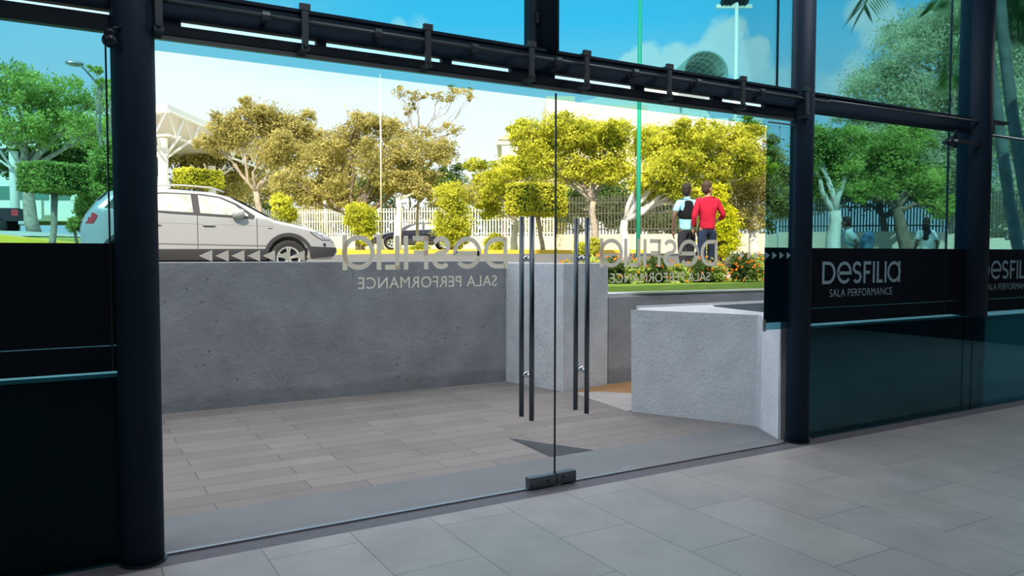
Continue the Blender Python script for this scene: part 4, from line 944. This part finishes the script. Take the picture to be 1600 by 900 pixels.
m_seam = pbr('shaded seam', (.16, .16, .17), .5)
m_cglass = pbr('car window glass', (.42, .46, .42), .06, 0, .9, .35, 5)
m_head = pbr('headlight lens', (.40, .42, .46), .08, .3, .9, .5, 14)
m_tail = pbr('tail light lens', (.45, .03, .04), .15, 0, .8)
m_silver = pbr('silver car paint', (.42, .42, .46), .32, .25, .5, 0, 8, 0, 40, 5, .5)
m_dblue = pbr('dark blue car paint', (.015, .015, .04), .25, .2, .5, 0, 8, 0, 40, 5, .8)
SC_Y = 11.0
xr, xf = at(129, 385, Y=SC_Y).x, at(528, 395, Y=SC_Y+.1).x
cx = (xr+xf)/2
make_car('silver estate car parked on the road, its middle hidden by the left column', 'car', m_silver, (cx, SC_Y+.92, g(cx, SC_Y+.9)+.025), 0)
p = at(648, 393, d=41)
dc = make_car('dark blue car parked in front of the white fence, half hidden by the column-shaped bush', 'car', m_dblue, (p.x, p.y, g(p.x, p.y)), math.radians(180-20), .98, 'dark_car', False)
dc.scale = (.98, .98, .86)
# pickup
p = at(-14, 357, d=35); pu = empty('pickup_truck', (p.x, p.y, g(p.x, p.y)), 'dark pickup truck with a red tail light at the far left edge', 'truck', None, -.25)
m_pk = pbr('dark truck paint', (.03, .02, .03), .35, .1, .5)
MB().box((-1.4, -.9, .55), (1.35, .9, 1.15)).box((-2.3, -.85, .55), (-1.4, .85, 1.3)).build('body', m_pk, pu, bevel=.04, world=False)
MB().add([(-1.5, -.8, 1.15), (-.3, -.8, 1.15), (-.3, .8, 1.15), (-1.5, .8, 1.15), (-1.4, -.7, 1.7), (-.5, -.7, 1.7), (-.5, .7, 1.7), (-1.4, .7, 1.7)], [(0,3,2,1),(4,5,6,7),(0,1,5,4),(1,2,6,5),(2,3,7,6),(3,0,4,7)]).build('cab', m_pk, pu, bevel=.04, world=False)
MB().box((1.36, -.9, .42), (1.62, .9, .56)).build('bumper', m_alu2, pu, bevel=.02, world=False)
MB().box((1.1, -.915, .80), (1.365, -.89, 1.08)).build('tail_light', m_tail, pu, world=False)
for wx in (.55, -1.9):
    for sg in (-1, 1): MB().lathe([(0, -.1), (.34, -.1), (.36, 0), (.34, .1), (0, .1)], (wx, sg*.8, .36), 24, 'y').build('wheel', m_tyre, pu, sm=True, world=False)

# ------------------------------------------------------------------ people
m_skin = pbr('skin', (.36, .20, .13), .6); m_skin2 = pbr('dark skin', (.12, .07, .05), .6)
m_hair = pbr('dark hair', (.025, .018, .015), .7, 0, .3, .3, 40); m_hairb = pbr('brown hair', (.06, .035, .025), .7, 0, .3, .3, 40)
def cloth(name, col, vary=.15): return pbr(name, col, .9, 0, .1, vary, 9, .4, 20)
def skin_mesh(verts, edges, radii, sub=2, root=0):
    me = bpy.data.meshes.new('s'); me.from_pydata([tuple(v) for v in verts], edges, []); o = bpy.data.objects.new('s', me); COL.objects.link(o)
    o.modifiers.new('k', 'SKIN'); sv_ = me.skin_vertices[0].data
    for i, r in enumerate(radii): sv_[i].radius = r if isinstance(r, tuple) else (r, r); sv_[i].use_root = (i == root)
    m = o.modifiers.new('u', 'SUBSURF'); m.levels = sub; m.render_levels = sub
    dg = bpy.context.evaluated_depsgraph_get(); dg.update(); r = bpy.data.meshes.new_from_object(o.evaluated_get(dg)); bpy.data.objects.remove(o); return r
def chain(lists):
    """lists of [(pos, radius), ...]; a first item given as int joins an earlier vertex"""
    V = []; E = []; R = []
    for l in lists:
        prev = None
        for it in l:
            if isinstance(it, int): prev = it; continue
            V.append(Vector(it[0])); R.append(it[1])
            if prev is not None: E.append((prev, len(V)-1))
            prev = len(V)-1
    return V, E, R
def joined(meshes, vox):
    bm = bmesh.new()
    for m in meshes: bm.from_mesh(m)
    me = bpy.data.meshes.new('j'); bm.to_mesh(me); bm.free(); o = bpy.data.objects.new('j', me); COL.objects.link(o)
    r = o.modifiers.new('r', 'REMESH'); r.mode = 'VOXEL'; r.voxel_size = vox; r.use_smooth_shade = True
    s_ = o.modifiers.new('s', 'SMOOTH'); s_.factor = .5; s_.iterations = 2
    dg = bpy.context.evaluated_depsgraph_get(); dg.update(); res = bpy.data.meshes.new_from_object(o.evaluated_get(dg)); bpy.data.objects.remove(o); return res
def ellipsoid(c, r, rot=None, seg=20):
    bm = bmesh.new(); bmesh.ops.create_uvsphere(bm, u_segments=seg, v_segments=14, radius=1)
    for v in bm.verts:
        p = Vector((v.co.x*r[0], v.co.y*r[1], v.co.z*r[2]))
        if rot is not None: p = rot @ p
        v.co = p+Vector(c)
    me = bpy.data.meshes.new('e'); bm.to_mesh(me); bm.free(); return me
def head_meshes(hc, yaw, k=1.0, tilt=0):
    R_ = Matrix.Rotation(yaw, 3, 'Z') @ Matrix.Rotation(tilt, 3, 'X'); q = lambda x, y, z: Vector(hc)+R_ @ (Vector((x, y, z))*k)
    ms = [ellipsoid(q(0, .012, .03), (.077*k, .096*k, .10*k), R_), ellipsoid(q(0, -.03, -.045), (.058*k, .062*k, .075*k), R_),
          ellipsoid(q(0, -.095, -.012), (.013*k, .022*k, .026*k), R_), ellipsoid(q(0, -.085, -.058), (.026*k, .012*k, .012*k), R_), ellipsoid(q(0, -.078, -.10), (.026*k, .02*k, .02*k), R_),
          ellipsoid(q(0, -.080, .018), (.05*k, .014*k, .010*k), R_)]
    for s_ in (-1, 1): ms += [ellipsoid(q(s_*.079, .01, -.012), (.010*k, .022*k, .032*k), R_)]
    eyes = [ellipsoid(q(s_*.03, -.083, .002), (.012*k, .008*k, .008*k), R_, 10) for s_ in (-1, 1)]
    return ms, eyes, q, R_
def hand(wr, d, palm_n, k=1.0, curl=.5):
    """wr: wrist, d: direction of the hand, palm_n: direction of the thumb side"""
    d = Vector(d).normalized(); t = Vector(palm_n); t = (t-d*t.dot(d)).normalized(); n = d.cross(t)
    ms = [skin_mesh(*chain([[(wr, .024*k), (wr+d*.04*k, (.038*k, .018*k)), (wr+d*.085*k, (.040*k, .016*k))]]), 2)]
    for i, (o_, L) in enumerate(((.028, .072), (.010, .080), (-.010, .074), (-.028, .058))):
        b = wr+d*.08*k+t*o_*k; c1 = b+(d+n*curl*.3).normalized()*L*.5*k; c2 = c1+(d+n*curl).normalized()*L*.3*k; c3 = c2+(d*.7+n*curl*1.6).normalized()*L*.25*k
        ms.append(skin_mesh(*chain([[(b-d*.02*k, .009*k), (b, .009*k), (c1, .0085*k), (c2, .008*k), (c3, .007*k)]]), 1))
    b = wr+d*.03*k+t*.025*k; ms.append(skin_mesh(*chain([[(b, .011*k), (b+(d*.6+t*.8).normalized()*.04*k, .010*k), (b+(d*.9+t*.9+n*.3).normalized()*.07*k, .008*k)]]), 1))
    return ms
def person(label, base, facing, H=1.72, lean=0.0, head_yaw=0.0, step=.16, arms=None, shirt=None, trousers=None, skin=None, hair=None, shoes=None, long_hair=False, sleeve=1.0, extras=None, w=1.0):
    """local frame: faces -Y, x to the person's left; built in local coordinates"""
    k = H/1.75; o = empty('person', base, label, 'person', None, facing)
    hip = Vector((0, 0, .93*k)); L = lambda z, y=0: Vector((0, -lean*(z-.93*k)+y, z))
    chest = L(1.22*k); sh = L(1.42*k); neck = L(1.49*k); hc = L(1.62*k)+Vector((0, -lean*.06, 0))
    lh = [Vector((s_*.095*k*w, 0, .90*k)) for s_ in (-1, 1)]
    kn = [Vector((-.10*k, -step*.6, .50*k)), Vector((.10*k, step*.15, .49*k))]; an = [Vector((-.10*k, -step, .09*k)), Vector((.10*k, step*1.2, .11*k))]
    shp = [sh+Vector((s_*.165*k*w, 0, -.02*k)) for s_ in (-1, 1)]
    arms = arms or {}
    el = [arms.get('e0', Vector((-.25*k*w, .05, 1.13*k))), arms.get('e1', Vector((.25*k*w, .05, 1.13*k)))]
    wr = [arms.get('w0', Vector((-.25*k*w, -.06, .88*k))), arms.get('w1', Vector((.25*k*w, -.08, .88*k)))]
    hip_r = .135*k*w
    lists = [[(hip, (hip_r*.8, .09*k)), (L(1.06*k), (.095*k*w, .085*k)), (chest, (.11*k*w, .095*k)), (sh, (.085*k*w, .065*k)), (neck, .05*k), (L(1.56*k), .05*k)]]
    for i in (0, 1): lists.append([0, (lh[i], .075*k), (kn[i], .055*k), (an[i], .04*k)])
    for i in (0, 1): lists.append([3, (shp[i], .058*k), (el[i], .042*k), (wr[i], .028*k)])
    ms = [skin_mesh(*chain(lists), 2)]
    hm, eyes, q, R_ = head_meshes(hc, head_yaw, k); ms += hm
    for i in (0, 1): ms += hand(wr[i], wr[i]-el[i], (0, -1, .1), k, .5)
    for i in (0, 1): ms.append(ellipsoid(an[i]+Vector((0, -.06*k, -.045*k)), (.045*k, .12*k, .04*k)))
    bme = joined(ms, .011); link('body', bme, skin, o, False)
    for e_ in eyes: pass
    bm = bmesh.new(); [bm.from_mesh(e_) for e_ in eyes]; me = bpy.data.meshes.new('eyes'); bm.to_mesh(me); bm.free(); link('eyes', me, m_hair, o, False)
    # shirt
    g_ = 1.14
    sl = [[(hip+Vector((0, 0, -.06*k)), (.155*k*w, .14*k)), (hip+Vector((0, 0, .02*k)), (.152*k*w, .135*k)), (L(1.06*k), (.15*k*w, .13*k)), (chest, (.178*k*w, .145*k)), (L(1.36*k), (.17*k*w, .13*k)), (L(1.45*k), (.11*k*w, .095*k)), (L(1.49*k), .07*k)]]
    for i in (0, 1):
        if sleeve >= 1: sl.append([4, (shp[i], .070*k), (el[i], .054*k), (el[i].lerp(wr[i], .85), .038*k)])
        else: sl.append([4, (shp[i], .072*k), (shp[i].lerp(el[i], .75), .062*k)])
    me = skin_mesh(*chain(sl), 2); smooth(me); link('shirt', me, shirt, o, False)
    tl = [[(hip+Vector((0, 0, .03*k)), (hip_r*1.08, .115*k)), (hip+Vector((0, 0, -.03)), (hip_r*1.05, .115*k))]]
    for i in (0, 1): tl.append([1, (lh[i], .105*k), (kn[i], .078*k), (an[i]+Vector((0, 0, -.01)), .058*k)])
    me = skin_mesh(*chain(tl), 2); smooth(me); link('trousers', me, trousers, o, False)
    for i in (0, 1):
        sm2 = joined([ellipsoid(an[i]+Vector((0, -.07*k, -.05*k)), (.052*k, .145*k, .042*k)), ellipsoid(an[i]+Vector((0, .01, -.01)), (.05*k, .06*k, .06*k))], .012); link('shoe', sm2, shoes or m_clad, o, False)
    hms = [ellipsoid(q(0, .028, .052), (.087*k, .098*k, .096*k), R_), ellipsoid(q(0, .06, -.005), (.078*k, .062*k, .085*k), R_), ellipsoid(q(0, -.035, .10), (.066*k, .055*k, .035*k), R_)]
    if long_hair:
        for j in range(5): hms.append(ellipsoid(q(random.uniform(-.03, .03), .09+.01*j, -.06-.07*j), (.085*k, .05*k, .085*k), R_))
    link('hair', joined(hms, .012), hair, o, False)
    if extras: extras(o, k, L, q, shp, el, wr)
    return o
c_blue = cloth('light blue shirt', (.30, .62, .80)); c_red = cloth('red shirt', (.48, .018, .05)); c_jean = cloth('dark jeans', (.025, .035, .075)); c_jean2 = cloth('black trousers', (.03, .03, .045)); c_black = cloth('black vest', (.012, .013, .02))
c_pale = cloth('pale top', (.55, .66, .66)); c_check = cloth('blue checked bag', (.10, .20, .32), .6); c_white = cloth('white blouse', (.65, .72, .72))
dirx = lambda px, Y, z0=1.08: at(px, 440, Y=Y)
def vest(o, k, L, q, shp, el, wr):
    sl = [[(Vector((0, .01, 1.02*k)), (.165*k, .150*k)), (L(1.22*k), (.188*k, .160*k)), (L(1.38*k), (.175*k, .145*k)), (L(1.47*k), (.11*k, .10*k))]]
    me = skin_mesh(*chain(sl), 2); smooth(me); link('vest', me, c_black, o, False)
    me = skin_mesh(*chain([[(L(1.465*k), .064*k), (L(1.50*k), .066*k), (L(1.525*k), .060*k)]]), 1); smooth(me); link('collar', me, c_blue, o, False)
P1 = at(1074, 300, Y=6.35); P2 = at(1106, 300, Y=6.0)
G1 = g(P1.x, P1.y)+.03
person('person in a light blue shirt, black vest and dark jeans walking away behind the hedge', (P1.x, P1.y, G1), math.radians(158), 1.74, .02, math.radians(-40), .14,
       {'e0': Vector((-.27, .07, 1.14)), 'w0': Vector((-.24, -.04, .90)), 'e1': Vector((.29, .10, 1.14)), 'w1': Vector((.28, .06, .87))}, c_blue, c_jean2, m_skin2, m_hair, extras=vest, sleeve=.5)
person('person in a red shirt and dark blue jeans walking beside the one in the vest', (P2.x, P2.y, G1), math.radians(150), 1.76, .02, math.radians(-55), .16,
       {'e0': Vector((-.30, -.02, 1.15)), 'w0': Vector((-.27, -.26, 1.08)), 'e1': Vector((.26, .08, 1.14)), 'w1': Vector((.25, -.03, .92))}, c_red, c_jean, m_skin, m_hairb)
# carried things
m_bagw = pbr('white plastic bag', (.75, .72, .74), .5)
def bpack(o, k, L, q, shp, el, wr):
    me = joined([ellipsoid(L(1.18*k)+Vector((0, .22*k, 0)), (.20*k, .14*k, .26*k)), ellipsoid(L(1.05*k)+Vector((0, .26*k, 0)), (.19*k, .13*k, .16*k))], .015); 
    for s_ in (-1, 1): MB().tube([L(1.40*k)+Vector((s_*.11, .12, 0)), L(1.47*k)+Vector((s_*.11, 0, 0)), L(1.36*k)+Vector((s_*.12, -.13, 0)), L(1.15*k)+Vector((s_*.14, -.12, 0)), L(1.05*k)+Vector((s_*.15, .08, 0))], .016, 8).build('shoulder_strap', c_check, o, sm=True, world=False)
P3 = at(1338, 388, d=16); P4 = at(1447, 388, d=16.4)
person('person with dark hair in a pale top leaning forward with a blue checked backpack', (P3.x, P3.y, g(P3.x, P3.y)), math.radians(-150), 1.60, .30, math.radians(-15), .14, None, c_pale, c_jean, m_skin2, m_hair, extras=bpack, sleeve=.5)
P3b = P3
bk = joined([ellipsoid((0, 0, 0), (.20, .14, .24)), ellipsoid((0, .03, -.12), (.19, .13, .15))], .014)
bko = bpy.data.objects.new('backpack', bk); COL.objects.link(bko); bk.materials.append(c_check)
bko.location = (P3.x-.0, P3.y, 0); rzm = Matrix.Rotation(math.radians(-150), 3, 'Z'); off = rzm @ Vector((0, .20, 1.08)); bko.location = (P3.x+off.x, P3.y+off.y, g(P3.x, P3.y)+off.z); bko.rotation_euler = (-.28, 0, math.radians(-150))
tag(bko, 'blue checked backpack on the back of the person in the pale top', 'backpack')
person('person with long dark hair and a white blouse seen from behind at the right', (P4.x, P4.y, g(P4.x, P4.y)), math.radians(150), 1.57, .03, math.radians(-25), .12, None, c_white, c_jean, m_skin2, m_hair, long_hair=True, sleeve=.5)
